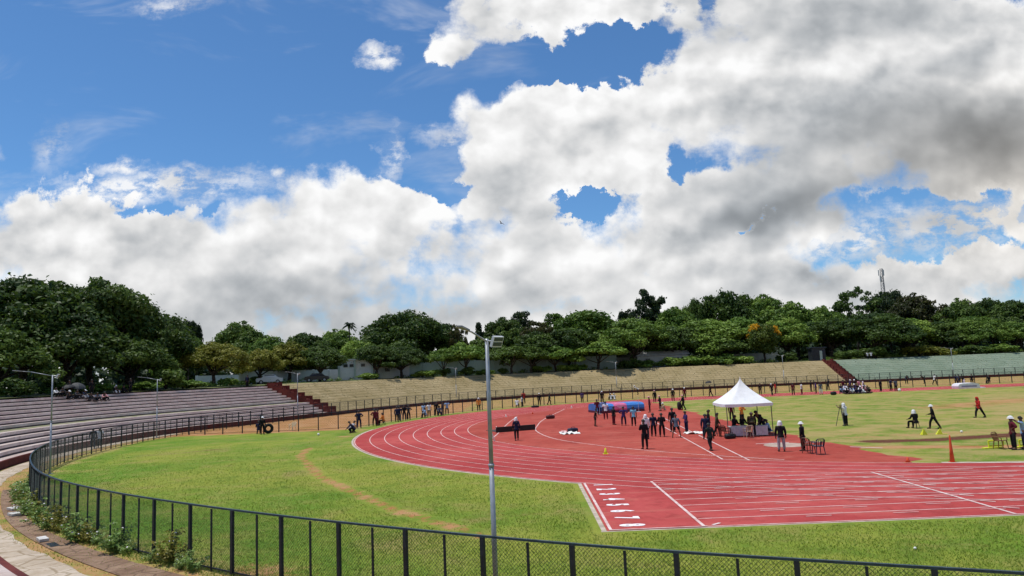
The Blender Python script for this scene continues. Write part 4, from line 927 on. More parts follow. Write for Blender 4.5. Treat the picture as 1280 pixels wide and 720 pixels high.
# ================================================================== people
M_SKIN = mat('skin', (.13, .065, .038), .55, .1, 20)
M_HAIR = mat('hair', (.010, .008, .007), .6)
CLOTH = dict(K=(.012, .012, .015), NV=(.014, .019, .050), DG=(.045, .047, .055), GB=(.085, .105, .145), MR=(.115, .014, .026), RD=(.46, .022, .020), WH=(.74, .74, .75), LB=(.28, .42, .64), PU=(.050, .030, .125),
             OR=(.74, .24, .05), GN=(.018, .036, .032), BR=(.060, .050, .030), PK=(.68, .34, .36), GY=(.33, .32, .33), BG=(.48, .36, .24), TQ=(.20, .46, .60), YL=(.70, .62, .05))
def cloth(c): return mat('cloth_' + c, CLOTH[c], .9, .18, 9, spec=.15)
V3 = Vector
def nrm(v): return Vector(v).normalized()
POSE = {
 'stand': dict(lean=2, th=((.07, 0, -1), (-.07, .02, -1)), sh=((.01, -.03, -1), (-.02, -.03, -1)), ua=((.20, -.03, -1), (-.20, -.03, -1)), fa=((.03, .16, -1), (-.03, .16, -1))),
 'akimbo': dict(lean=0, th=((.12, 0, -1), (-.13, 0, -1)), sh=((.02, -.03, -1), (-.02, -.03, -1)), ua=((.75, -.30, -.75), (-.75, -.30, -.75)), fa=((-.75, .35, -.30), (.75, .35, -.30))),
 'folded': dict(lean=3, th=((.09, .03, -1), (-.08, -.02, -1)), sh=((.01, -.04, -1), (-.02, -.02, -1)), ua=((.25, .18, -1), (-.25, .18, -1)), fa=((-.75, .55, .15), (.75, .55, .20))),
 'walk': dict(lean=4, th=((.04, .42, -1), (-.04, -.22, -1)), sh=((0, -.04, -1), (0, -.52, -1)), ua=((.18, -.32, -1), (-.18, .28, -1)), fa=((.0, .10, -1), (.0, .55, -1))),
 'stride': dict(lean=6, th=((.05, .48, -1), (-.05, -.42, -1)), sh=((0, .10, -1), (0, -.48, -1)), ua=((.20, -.25, -1), (-.25, .20, -1)), fa=((.05, .35, -.8), (.45, .55, -.2))),
 'wide': dict(lean=12, th=((.30, .03, -1), (-.30, -.02, -1)), sh=((.16, -.03, -1), (-.16, -.02, -1)), ua=((.35, .05, -.9), (-.4, .05, -.9)), fa=((-.2, .4, -.8), (.2, .4, -.8))),
 'reach': dict(lean=10, th=((.22, .05, -1), (-.14, -.05, -1)), sh=((.06, -.05, -1), (-.04, -.1, -1)), ua=((.95, .25, -.45), (-.25, .1, -1)), fa=((.95, .3, -.25), (-.05, .35, -.9))),
 'hold': dict(lean=4, th=((.10, .02, -1), (-.08, 0, -1)), sh=((.01, -.03, -1), (-.01, -.03, -1)), ua=((.25, .35, -.9), (-.25, .35, -.9)), fa=((-.25, .85, .35), (.25, .85, .35))),
 'aim': dict(lean=4, th=((.14, .05, -1), (-.12, -.05, -1)), sh=((.01, -.03, -1), (-.01, -.06, -1)), ua=((.80, .45, .05), (-.80, .45, .05)), fa=((-.45, .60, .45), (.45, .60, .45))),
 'bend': dict(lean=48, th=((.10, .10, -1), (-.10, .02, -1)), sh=((.02, -.12, -1), (-.02, -.12, -1)), ua=((.12, .45, -.9), (-.12, .45, -.9)), fa=((.0, .55, -.7), (.0, .55, -.7))),
 'chair': dict(lean=8, th=((.16, 1, -.06), (-.16, 1, -.06)), sh=((.03, .06, -1), (-.03, .06, -1)), ua=((.25, .25, -.9), (-.25, .25, -.9)), fa=((-.12, .9, -.25), (.12, .9, -.25))),
 'floor': dict(lean=16, th=((.26, .80, .58), (-.26, .80, .58)), sh=((-.06, .42, -.92), (.06, .42, -.92)), ua=((.28, .55, -.75), (-.28, .55, -.75)), fa=((-.25, .9, .15), (.25, .9, .15))),
 'crossed': dict(lean=14, th=((.75, .68, .16), (-.75, .68, .16)), sh=((-.98, .05, -.20), (.98, .18, -.20)), ua=((.32, .25, -.9), (-.32, .25, -.9)), fa=((-.25, .85, -.35), (.25, .85, -.35))),
 'crouch': dict(lean=34, th=((.28, .92, .06), (-.28, .92, .06)), sh=((0, -.50, -.86), (0, -.50, -.86)), ua=((.2, .55, -.8), (-.2, .55, -.8)), fa=((-.1, .65, -.7), (.1, .65, -.7))),
}
def rig(pose):
    p = POSE[pose]; J = {}; L = math.radians(p['lean']); Rx = Matrix.Rotation(-L, 3, 'X')
    J['pel'] = V3((0, 0, 0))
    for s, sg in ((0, 1), (1, -1)):
        J['hip%d' % s] = V3((.088 * sg, 0, -.03)); J['knee%d' % s] = J['hip%d' % s] + nrm(p['th'][s]) * .43; J['ank%d' % s] = J['knee%d' % s] + nrm(p['sh'][s]) * .41
        f = nrm((.12 * sg, 1, 0)) if abs(nrm(p['sh'][s]).z) > .5 else nrm((.4 * sg, .8, .2)); J['toe%d' % s] = J['ank%d' % s] + f * .17 + V3((0, 0, -.045)); J['heel%d' % s] = J['ank%d' % s] - f * .05 + V3((0, 0, -.05))
    T = lambda v: Rx @ V3(v)
    J['spi'] = T((0, 0, .18)); J['che'] = T((0, 0, .39)); J['nec'] = T((0, -.005, .525)); H = Matrix.Rotation(L * .45, 3, 'X')
    hd = lambda v: J['nec'] + H @ (Rx @ V3(v))
    J['hd0'] = hd((0, .012, .085)); J['hd1'] = hd((0, .022, .165)); J['hd2'] = hd((0, .012, .235)); J['nose'] = hd((0, .125, .140)); J['ear0'] = hd((.098, .012, .145)); J['ear1'] = hd((-.098, .012, .145)); J['chin'] = hd((0, .085, .075))
    J['hup'] = (H @ (Rx @ V3((0, 0, 1)))); J['hfw'] = (H @ (Rx @ V3((0, 1, 0))))
    for s, sg in ((0, 1), (1, -1)):
        J['sho%d' % s] = T((.172 * sg, 0, .455)); J['elb%d' % s] = J['sho%d' % s] + nrm(p['ua'][s]) * .285; d = nrm(p['fa'][s]); J['wri%d' % s] = J['elb%d' % s] + d * .245; J['pal%d' % s] = J['wri%d' % s] + d * .075
        sd = d.cross(V3((0, 0, 1))); sd = (sd if sd.length > .1 else d.cross(V3((0, 1, 0)))).normalized(); cu = sd.cross(d)
        for k in range(4):
            ln_ = (.075, .085, .080, .062)[k]; b = J['pal%d' % s] + sd * (.024 - .016 * k) + d * .012; J['f%d%da' % (s, k)] = b + d * ln_ * .5; J['f%d%db' % (s, k)] = b + (d * .8 - cu * .55) * ln_
        J['f%d4a' % s] = J['wri%d' % s] + d * .035 + sd * .040; J['f%d4b' % s] = J['wri%d' % s] + d * .075 + sd * .055
    low = min(min(J['heel%d' % s].z, J['toe%d' % s].z) for s in (0, 1)); low = min(low - .028, -.13 if pose in ('floor', 'crossed') else 0)
    for k in J:
        if k not in ('hup', 'hfw'): J[k] = J[k] - V3((0, 0, low))
    return J
def skin_mesh(name, nodes, edges, sub=1):
    me = bpy.data.meshes.new(name); keys = list(nodes); me.from_pydata([nodes[k][0] for k in keys], [(keys.index(a), keys.index(b)) for a, b in edges], []); o = bpy.data.objects.new(name, me); COL.objects.link(o)
    m = o.modifiers.new('s', 'SKIN'); m.use_smooth_shade = True
    for i, k in enumerate(keys):
        r = nodes[k][1]; me.skin_vertices[0].data[i].radius = r if isinstance(r, tuple) else (r, r); me.skin_vertices[0].data[i].use_root = (i == 0)
    u = o.modifiers.new('u', 'SUBSURF'); u.levels = u.render_levels = sub
    bpy.context.view_layer.update(); out = bpy.data.meshes.new_from_object(o.evaluated_get(bpy.context.evaluated_depsgraph_get())); bpy.data.objects.remove(o); bpy.data.meshes.remove(me)
    out.name = name; out.materials.append(None); out.polygons.foreach_set('use_smooth', [True] * len(out.polygons)); return out
PM = {}
def part_mesh(pose, part, var=''):
    key = (pose, part, var)
    if key in PM: return PM[key]
    J = PM.setdefault((pose, 'J'), None) or rig(pose); PM[(pose, 'J')] = J
    n = {}; e = []
    if part == 'body':
        R = dict(pel=(.125, .10), spi=(.112, .088), che=(.14, .098), nec=.052, hd0=.070, hd1=.094, hd2=.062, chin=.030, nose=.016, ear0=.016, ear1=.016)
        for k, r in R.items(): n[k] = (J[k], r)
        e = [('pel', 'spi'), ('spi', 'che'), ('che', 'nec'), ('nec', 'hd0'), ('hd0', 'hd1'), ('hd1', 'hd2'), ('hd1', 'nose'), ('hd1', 'ear0'), ('hd1', 'ear1'), ('hd0', 'chin')]
        for s in '01':
            for k, r in (('sho', .060), ('elb', .043), ('wri', .030), ('pal', (.036, .020)), ('hip', .088), ('knee', .056), ('ank', .040), ('toe', .032), ('heel', .034)): n[k + s] = (J[k + s], r)
            e += [('che', 'sho' + s), ('sho' + s, 'elb' + s), ('elb' + s, 'wri' + s), ('wri' + s, 'pal' + s), ('pel', 'hip' + s), ('hip' + s, 'knee' + s), ('knee' + s, 'ank' + s), ('ank' + s, 'toe' + s), ('ank' + s, 'heel' + s)]
            for k in '01234':
                for q, r in (('a', .0095), ('b', .008)): n['f' + s + k + q] = (J['f' + s + k + q], r)
                e += [('pal' + s if k != '4' else 'wri' + s, 'f' + s + k + 'a'), ('f' + s + k + 'a', 'f' + s + k + 'b')]
    elif part == 'shirt':
        low = J['pel'] + (J['pel'] - J['spi']).normalized() * (.07 if 'coat' not in var else .10)
        n = dict(pel=(J['pel'], (.150, .125)), low=(low, (.155, .128) if 'coat' not in var else (.175, .15)), spi=(J['spi'], (.142, .116)), che=(J['che'], (.165, .122)), nec=(J['nec'].lerp(J['che'], .45), .085))
        e = [('pel', 'low'), ('pel', 'spi'), ('spi', 'che'), ('che', 'nec')]
        for s in '01':
            n['sho' + s] = (J['sho' + s], .082); e.append(('che', 'sho' + s))
            if 'vest' in var: n['end' + s] = (J['sho' + s].lerp(J['elb' + s], .08), .075); e.append(('sho' + s, 'end' + s))
            elif 'short' in var: n['end' + s] = (J['sho' + s].lerp(J['elb' + s], .75), .068); e.append(('sho' + s, 'end' + s))
            else: n['elb' + s] = (J['elb' + s], .064); n['wri' + s] = (J['elb' + s].lerp(J['wri' + s], .94), .048); e += [('sho' + s, 'elb' + s), ('elb' + s, 'wri' + s)]
    elif part == 'trousers':
        n = dict(pel=(J['pel'], (.140, .115)), top=(J['pel'].lerp(J['spi'], .35), (.130, .106))); e = [('pel', 'top')]
        for s in '01':
            n['hip' + s] = (J['hip' + s], .108); e.append(('pel', 'hip' + s))
            if var == 'shorts': n['end' + s] = (J['hip' + s].lerp(J['knee' + s], .80), .092); e.append(('hip' + s, 'end' + s))
            else: n['knee' + s] = (J['knee' + s], .080); n['ank' + s] = (J['knee' + s].lerp(J['ank' + s], .95), .066); e += [('hip' + s, 'knee' + s), ('knee' + s, 'ank' + s)]
    elif part in ('shoe0', 'shoe1'):
        s = part[-1]; n = {'m': (J['heel' + s].lerp(J['toe' + s], .45) + V3((0, 0, .004)), .046), 'h': (J['heel' + s], .044), 't': (J['toe' + s] + (J['toe' + s] - J['heel' + s]) * .08, .040)}; e = [('m', 'h'), ('m', 't')]
    else:
        up, fw = J['hup'], J['hfw']; sd = fw.cross(up); cc = J['hd1'] + up * .012; mb = MB()
        P = lambda a, b, c: cc + sd * a + fw * b + up * c
        rr = .104 if part != 'hair' else .104; rings = 6; nn = 14
        vs = []
        for i in range(rings):
            t_ = PI / 2 * i / rings; z0 = -.0 if part != 'hair' else -.01
            for k in range(nn):
                a = 2 * PI * k / nn; drop = (.055 * max(0, -math.sin(a)) if part == 'hair' else 0) * (1 - i / rings); vs.append(P(math.cos(a) * rr * math.cos(t_), math.sin(a) * rr * 1.10 * math.cos(t_), z0 - drop + math.sin(t_) * .118))
        vs.append(P(0, 0, .120)); fs = [(i * nn + k, i * nn + (k + 1) % nn, (i + 1) * nn + (k + 1) % nn, (i + 1) * nn + k) for i in range(rings - 1) for k in range(nn)] + [((rings - 1) * nn + k, (rings - 1) * nn + (k + 1) % nn, rings * nn) for k in range(nn)]
        mb.add(vs, fs)
        if part == 'cap':
            q = [P(math.cos(a) * .105, math.sin(a) * .115, .006) for a in np.linspace(.35, PI - .35, 9)]; w = [P(math.cos(a) * .095, .10 + math.sin(a) * .125, -.012) for a in np.linspace(.2, PI - .2, 9)]; mb.strip(q, w)
        if part == 'hat':
            q = [P(math.cos(a) * .112, math.sin(a) * .122, .004) for a in np.linspace(0, 2 * PI, 19)]; w = [P(math.cos(a) * .150, math.sin(a) * .162, -.022) for a in np.linspace(0, 2 * PI, 19)]; mb.strip(q, w)
        if part == 'scarf':                                          # cap with a cloth over neck and shoulders
            q = [P(math.cos(a) * .112, math.sin(a) * .12, .0) for a in np.linspace(PI * .85, PI * 2.15, 13)]; w = [P(math.cos(a) * .138, math.sin(a) * .13, -.17) for a in np.linspace(PI * .85, PI * 2.15, 13)]; mb.strip(q, w)
        me = bpy.data.meshes.new(part); me.from_pydata(mb.v, [], mb.f); me.materials.append(None); me.polygons.foreach_set('use_smooth', [True] * len(me.polygons)); PM[key] = me; return me
    PM[key] = skin_mesh(part, n, e, 1); return PM[key]
def person(pos, rz, pose, top, bot, head, label, group=None, h=1.72, sleeve='long', shorts=False, shoes='K', z=0.0, tilt=None):
    sc = h / 1.74
    b = bpy.data.objects.new('person', part_mesh(pose, 'body')); link(b); b.material_slots[0].link = 'OBJECT'; b.material_slots[0].material = M_SKIN
    b.location = (pos[0], pos[1], z); b.rotation_euler = tilt or (0, 0, rz); b.scale = (sc * rnd.uniform(1.06, 1.20),) * 2 + (sc,)
    tag(b, label, 'person', group)
    def ch(nm, me, m_):
        o = bpy.data.objects.new(nm, me); link(o, b); o.material_slots[0].link = 'OBJECT'; o.material_slots[0].material = m_
    ch('jacket' if 'coat' in sleeve or sleeve == 'long' else 'shirt', part_mesh(pose, 'shirt', sleeve), cloth(top)); ch('shorts' if shorts else 'trousers', part_mesh(pose, 'trousers', 'shorts' if shorts else ''), cloth(bot))
    ch('shoe', part_mesh(pose, 'shoe0'), cloth(shoes)); ch('shoe', part_mesh(pose, 'shoe1'), cloth(shoes))
    hk, _, hc = head.partition(':')
    if hk == 'bald': pass
    else: ch(hk if hk != 'scarf' else 'head_cloth', part_mesh(pose, hk), cloth(hc) if hc else M_HAIR)
    if pose == 'chair': stool(pos, b.rotation_euler.z, z, (rig_of(pose)['pel'].z - .145) * sc, label, group)
    return b
def rig_of(pose): return PM[(pose, 'J')]
STOOLS = []
def stool(pos, rz, z, hs, lab, group):
    words_ = lab.split(); lab2 = 'dark stool under the ' + ' '.join(words_[1:] if words_[0] == 'person' else words_)
    if 'seated crowd' in lab: lab2, group = 'dark low stool under a third row person of the seated crowd', 'stools in the third row of the seated crowd'
    else: group = 'stools under sitting people'
    r = empty('stool', (pos[0], pos[1], z), rz); tag(r, ' '.join(lab2.split()[:16]), 'stool', group)
    if not STOOLS:
        t_ = MB(); t_.lathe([(.15, -.035), (.175, -.02), (.175, 0), (.15, .008)], (0, 0, 0), 14); o = t_.build('seat', mat('stool_plastic', (.03, .022, .025), .5), r, True); o.location = (0, -.02, hs); STOOLS.append(o)
        for x in (-1, 1):
            for y in (-1, 1):
                l_ = MB(); l_.tube((x * .16, y * .16 - .02, 0), (x * .11, y * .11 - .02, .36), .016, .018, 6); STOOLS.append(l_.build('leg', mat('stool_plastic', (.03, .022, .025), .5), r))
    else:
        for o in STOOLS: copy_obj(o, r).location = o.location
    for o in r.children:
        if o.name.startswith('leg'): o.scale = (1, 1, (hs - .03) / .36)
        else: o.location = (0, -.02, hs)
A_, T_, L_, R_ = 0.0, PI, PI / 2, -PI / 2
GP = lambda px, py: G(px, py)
FP = lambda px, Y: at_y(px, Y)
def P_(pos, rz, pose, top, bot, head, label, group=None, **k): return person(pos, rz + rnd.uniform(-.25, .25), pose, top, bot, head, label, group, **k)
S = dict(sleeve='short'); 
# --- on the red apron
gm = 'athletes around the landing mat'; ga = 'people on the red apron'; gf = 'people along the inner fence'; gi = 'officials on the infield'; gk = 'people far on the back straight'; gb = 'people beyond the fences'
P_(GP(646, 550.5), A_ + .3, 'walk', 'NV', 'K', 'scarf:WH', 'lone person walking with white head cloth before the dark water jump pit', ga, h=1.76)
P_(GP(806.5, 561.5), A_, 'folded', 'K', 'K', 'hair', 'person in black jacket and trousers standing nearest the lanes, seen from behind', ga, h=1.86)
P_(GP(808.5, 549), A_ + .2, 'stand', 'WH', 'DG', 'scarf:WH', 'person with white headcover half hidden behind the nearest person in black', ga, h=1.74)
P_(GP(817.5, 545.5), A_, 'stand', 'NV', 'K', 'hair', 'person in navy jacket with legs apart right of the white headcover', ga, h=1.70)
P_(GP(828, 546), A_ - .2, 'folded', 'K', 'K', 'hair', 'slim person wrapped in long black coat with feet together', ga, h=1.72, sleeve='coat')
P_(GP(846, 547), A_ - .4, 'wide', 'GB', 'K', 'hair', 'athlete in grey blue jacket and black shorts standing with legs wide', ga, h=1.68, shorts=True)
P_(GP(841.5, 540), A_, 'stand', 'K', 'K', 'hair', 'tall person in black with white collar behind the wide legged athlete', ga, h=1.86)
P_(GP(858.5, 540.5), L_, 'folded', 'PU', 'NV', 'hair', 'slim person in purple top standing on a white towel', ga, h=1.62)
P_(GP(888.5, 563), A_ + .5, 'walk', 'GN', 'K', 'hair', 'person in dark green jacket stepping forward left of the tent', ga, h=1.66)
P_(GP(883, 549), A_, 'stand', 'NV', 'NV', 'hair', 'person in navy behind the dark green jacket', ga, h=1.72)
P_(GP(886.5, 543), R_, 'stand', 'K', 'K', 'hair', 'tall person in black in the knot of three left of the tent', ga, h=1.80)
P_(GP(897, 545.5), R_, 'walk', 'BR', 'K', 'hair', 'person in dark brown top striding toward the tent', ga, h=1.70)
P_(GP(977.5, 564.5), A_ - .2, 'stand', 'K', 'GY', 'scarf:WH', 'person with white cap, black jacket and grey trousers right of the tent', ga, h=1.74)
P_(GP(1004.5, 563.5), L_ - .6, 'stand', 'K', 'K', 'hat:WH', 'person in black with white hat standing behind the brown plastic chair', ga, h=1.64)
# --- around the mat
P_(GP(744.5, 533), R_ - .2, 'reach', 'K', 'K', 'hair', 'athlete in black vest and shorts stretching one arm toward the mat', gm, h=1.62, sleeve='vest', shorts=True)
P_(GP(747, 519), A_, 'folded', 'MR', 'NV', 'hair', 'person in maroon shirt at the left end of the blue mat', gm, h=1.74, **S)
P_(GP(752.5, 517.5), A_, 'stand', 'LB', 'NV', 'hair', 'person in light blue shirt squeezed between maroon shirt and striped shirt', gm, h=1.58, **S)
P_(GP(757.5, 524), A_, 'stand', 'WH', 'MR', 'hair', 'person in white and red shirt with maroon trousers before the mat', gm, h=1.78, **S)
P_(GP(767.5, 531), R_ + .3, 'stand', 'K', 'MR', 'hair', 'slim dark person standing side on before the left half of the mat', gm, h=1.66, **S)
P_(GP(780, 532), A_, 'akimbo', 'PU', 'NV', 'hair', 'person in purple top with hands at hips before the pink panel', gm, h=1.68)
P_(GP(792.5, 532.5), A_ - .2, 'stand', 'TQ', 'K', 'hair', 'person in white and turquoise shirt before the right half of the mat', gm, h=1.70, **S)
P_(FP(750.5, 37), T_, 'stand', 'K', 'K', 'scarf:WH', 'person with white head cloth standing behind the maroon shirt', gm, h=1.78)
P_(GP(812.5, 515.5), L_, 'stand', 'MR', 'K', 'cap:PK', 'person in maroon top with pink shoulders at the right end of the mat', gm, h=1.78)
P_(FP(816, 33), A_, 'stand', 'K', 'K', 'cap:PK', 'person in black with pink cap behind the maroon top', gm, h=1.72)
P_(GP(825.8, 513.5), L_ + .3, 'folded', 'K', 'K', 'cap:PK', 'person in long black coat with pink cap right of the mat', gm, h=1.74, sleeve='coat')
P_(GP(831, 513.5), L_, 'floor', 'BG', 'BG', 'cap:WH', 'small person in beige sitting on the apron edge', gm, h=1.6)
P_(FP(838.8, 36), T_, 'stand', 'K', 'MR', 'cap:WH', 'dark slim person with white cap on the back lanes', gk, h=1.72)
P_(GP(854.5, 512.5), L_ - .3, 'walk', 'K', 'K', 'cap:PK', 'person in black with pink cap beside a black bag at the grass edge', gm, h=1.74)
P_(FP(853.5, 40), T_, 'stand', 'MR', 'K', 'cap:WH', 'person in maroon just behind the black bag on the far lanes', gk, h=1.72)
# --- tent
P_(GP(915, 526), T_, 'stand', 'MR', 'K', 'scarf:WH', 'person in maroon with white headcover seen through the left of the tent', 'people at the tent', h=1.70)
P_(GP(928, 529), T_, 'hold', 'OR', 'K', 'hair', 'person in orange top with black trousers seen through the tent', 'people at the tent', h=1.68)
P_(GP(918, 541.5), R_ + .4, 'chair', 'K', 'K', 'hair', 'person in black hunched in a chair at the left tent table', 'people at the tent', h=1.72)
P_(GP(928.5, 541), T_ + .3, 'chair', 'K', 'K', 'hair', 'person in black sitting behind the middle of the tent tables', 'people at the tent', h=1.72)
P_(GP(941, 546), A_ - .2, 'bend', 'BR', 'K', 'cap:WH', 'person in brown olive coat and white cap bending over the tent table', 'people at the tent', h=1.86, sleeve='coat')
P_(GP(953.5, 544), L_ + .5, 'bend', 'K', 'K', 'hair', 'tall person in black leaning over the right tent table', 'people at the tent', h=2.0)
P_(GP(962.5, 541), L_, 'floor', 'LB', 'NV', 'hair', 'person in pale blue sitting on the ground under the right tent pole', 'people at the tent', h=1.72)
# --- infield officials
P_(GP(1057.5, 532), A_ + .4, 'aim', 'WH', 'K', 'scarf:WH', 'official in white top and hat looking through a tripod instrument on the grass', gi, h=1.72, **S)
P_(GP(1145.5, 535.5), A_, 'chair', 'K', 'K', 'scarf:WH', 'official with white headcover sitting on a chair on the infield grass', gi, h=1.70)
P_(GP(1168, 536), L_ - .3, 'stride', 'K', 'K', 'hat:WH', 'official in black jacket and orange bib with white hat walking on the grass', gi, h=1.72)
P_(GP(1225, 522), L_, 'stride', 'RD', 'K', 'scarf:RD', 'lone person in red hooded top walking across the infield', gi, h=1.68)
P_(GP(1268, 562), L_ - .2, 'akimbo', 'MR', 'K', 'hat:WH', 'official in dark maroon jacket and white hat beside the brown frame chair', gi, h=1.76)
P_(GP(1281.5, 561), L_ - .5, 'aim', 'LB', 'NV', 'hair', 'person in light blue shirt cut by the right edge with raised arms', gi, h=1.72, **S)
# --- along the inner fence, left to right
def RF(px, r=47.75):                                  # on the arc just inside the inner fence
    best = min((math.radians(a / 4) for a in range(300, 712)), key=lambda a: abs(640 + F_PX * ((V3((r * math.cos(a), r * math.sin(a), 0)) - EYE).dot(RIGHT) / (V3((r * math.cos(a), r * math.sin(a), 0)) - EYE).dot(FWD)) - px))
    return V3((r * math.cos(best), r * math.sin(best), 0))
P_(GP(438.5, 540.5), R_, 'crouch', 'WH', 'K', 'hair', 'person in white top crouching on the red strip at the bend', gf, h=1.72, **S)
P_(GP(442.5, 541), L_, 'crouch', 'NV', 'K', 'hair', 'person in navy crouching beside the white top at the bend', gf, h=1.72)
P_(GP(449, 535.3), A_, 'akimbo', 'NV', 'NV', 'hair', 'person in navy standing with hands at hips at the left end of the fence group', gf, h=1.84)
P_(RF(468), A_ + .3, 'akimbo', 'MR', 'K', 'hair', 'person in maroon with spread elbows by the fence', gf, h=1.80)
P_(RF(472), R_, 'stand', 'MR', 'MR', 'hair', 'second person in maroon close behind the first by the fence', gf, h=1.72)
P_(RF(479, 47.4), L_, 'chair', 'OR', 'K', 'hair', 'person in orange top with black trousers sitting by the fence', gf, h=1.70)
P_(RF(496), A_, 'stand', 'NV', 'K', 'hair', 'person in navy, first of the dark standing row by the fence', gf, h=1.74)
P_(RF(499.5), A_, 'stand', 'NV', 'GB', 'hair', 'person in navy with grey blue trousers in the dark row by the fence', gf, h=1.76)
P_(RF(505), A_, 'folded', 'K', 'NV', 'hair', 'tall person in black in the middle of the dark row by the fence', gf, h=1.82)
P_(RF(510.5), A_, 'akimbo', 'DG', 'K', 'hair', 'person in dark grey with bent elbow at the right end of the dark row', gf, h=1.74)
P_(RF(529.5), A_, 'stand', 'LB', 'NV', 'hair', 'person in pale blue shirt, left of the pale pair by the fence', gf, h=1.74, **S)
P_(RF(532, 47.2), L_, 'chair', 'LB', 'NV', 'hair', 'person in pale blue sitting at the feet of the pale pair by the fence', gf, h=1.6)
P_(RF(536.5), A_, 'stand', 'WH', 'K', 'hair', 'person in white shirt, right of the pale pair by the fence', gf, h=1.76, **S)
P_(RF(546), A_, 'stand', 'K', 'K', 'hair', 'dark person left of a seated blue one by the fence', gf, h=1.76)
P_(RF(550, 47.3), T_, 'chair', 'GB', 'NV', 'hair', 'seated person in grey blue between two standing ones by the fence', gf, h=1.66)
P_(RF(553), R_, 'stand', 'NV', 'NV', 'hair', 'dark blue person leaning on the fence right of the seated grey blue one', gf, h=1.74)
P_(RF(558.5), A_, 'akimbo', 'LB', 'K', 'hair', 'person in light blue with dark trousers at the right end of the fence group', gf, h=1.78, **S)
P_(RF(598.5), T_, 'stand', 'OR', 'K', 'scarf:WH', 'marshal in orange bib with white sleeves just left of the nearest lamp post', gf, h=1.78)
P_(RF(647, 47.2), A_, 'chair', 'WH', 'K', 'hair', 'seated person in white by the fence right of the nearest lamp post', gf, h=1.7)
P_(RF(652), L_, 'stand', 'WH', 'K', 'hair', 'person in white shirt bending near the seated one by the fence', gf, h=1.62, **S)
P_(RF(654.5, 49.6), A_, 'folded', 'RD', 'K', 'hair', 'person in red standing behind the fence above the white shirts', gb, h=1.86, z=.3)
P_(RF(675), A_, 'stand', 'K', 'K', 'cap:WH', 'person all in black with white cap alone by the fence', gf, h=1.82)
P_(RF(686.5), R_, 'walk', 'GN', 'K', 'hair', 'person in dark green walking along the fence', gf, h=1.76)
P_(RF(727.5), A_, 'stand', 'PU', 'K', 'hair', 'small person in purple by the fence left of the mat', gf, h=1.66)
P_(FP(761.5, 46.5), A_, 'floor', 'WH', 'NV', 'cap:WH', 'left one of two people in white sitting by the fence behind the mat', gf, h=1.8)
P_(FP(766, 46.5), A_, 'floor', 'WH', 'K', 'cap:WH', 'right one of two people in white sitting by the fence behind the mat', gf, h=1.8)
P_(FP(795.5, 64), L_, 'bend', 'WH', 'K', 'cap:WH', 'person in white bending on the dirt path behind the mat', gb, h=1.9, **S)
um = P_(FP(886, 44.5), L_, 'walk', 'K', 'K', 'hair', 'dark person with a black umbrella left of the tent roof', gk, h=1.80)
for px, Y, po, tp, bt_, hd, lab in ((948, 44, 'stand', 'K', 'K', 'hair', 'dark person on the far lanes just right of the tent roof'), (962.5, 40, 'stride', 'K', 'K', 'cap:WH', 'person in black with white cap on the far grass edge right of the tent'),
        (967, 45, 'stand', 'RD', 'MR', 'hair', 'person in red on the far lanes right of the tent'), (989, 38, 'stand', 'MR', 'K', 'hair', 'person in red and black on the far lanes left of the white shirted one'), (999.7, 39, 'stand', 'WH', 'MR', 'hair', 'person in white shirt and maroon trousers on the far lanes'),
        (1011.5, 47.5, 'stand', 'K', 'K', 'hair', 'dark person at the far fence behind a chatting pair'), (1017.5, 40.5, 'stand', 'PU', 'K', 'hair', 'left one of a chatting pair on the far lanes'), (1023.5, 36.5, 'stand', 'GB', 'WH', 'hair', 'right one of a chatting pair on the far lanes, in pale trousers'),
        (1033, 52, 'wide', 'K', 'K', 'hair', 'dark person with legs apart behind the far fence'), (1098.5, 38.5, 'stand', 'K', 'K', 'hair', 'person in a long black coat alone right of the seated crowd'), (1111.2, 39.5, 'akimbo', 'NV', 'K', 'hair', 'left one of two people standing right of the seated crowd'),
        (1117.3, 37.5, 'stand', 'GB', 'K', 'hair', 'right one of two people standing right of the seated crowd'), (1131.5, 62, 'bend', 'NV', 'K', 'hair', 'dark person stooping on the path behind the far fence'), (1154, 60, 'bend', 'K', 'K', 'hair', 'person in black stooping behind the far fence near a white shirt'),
        (1166.5, 55, 'walk', 'WH', 'K', 'hair', 'person in white shirt walking behind the far fence'), (1193.5, 47.5, 'stand', 'NV', 'K', 'hair', 'person in navy standing left behind the white covered mat'), (1197, 47, 'stand', 'GB', 'NV', 'hair', 'person in grey blue second behind the white covered mat'),
        (1203, 46.5, 'bend', 'K', 'WH', 'hair', 'person in black with white trousers bending behind the white covered mat'), (1213, 47.5, 'stand', 'K', 'K', 'hair', 'person in black at the right behind the white covered mat'), (1234.5, 49, 'chair', 'K', 'K', 'hair', 'person in black sitting at the far fence near the right edge')):
    P_(FP(px, Y), rnd.choice((A_, T_, L_, R_)), po, tp, bt_, hd, lab, gk, h=1.78, sleeve='coat' if 'coat' in lab else rnd.choice(('long', 'short')))
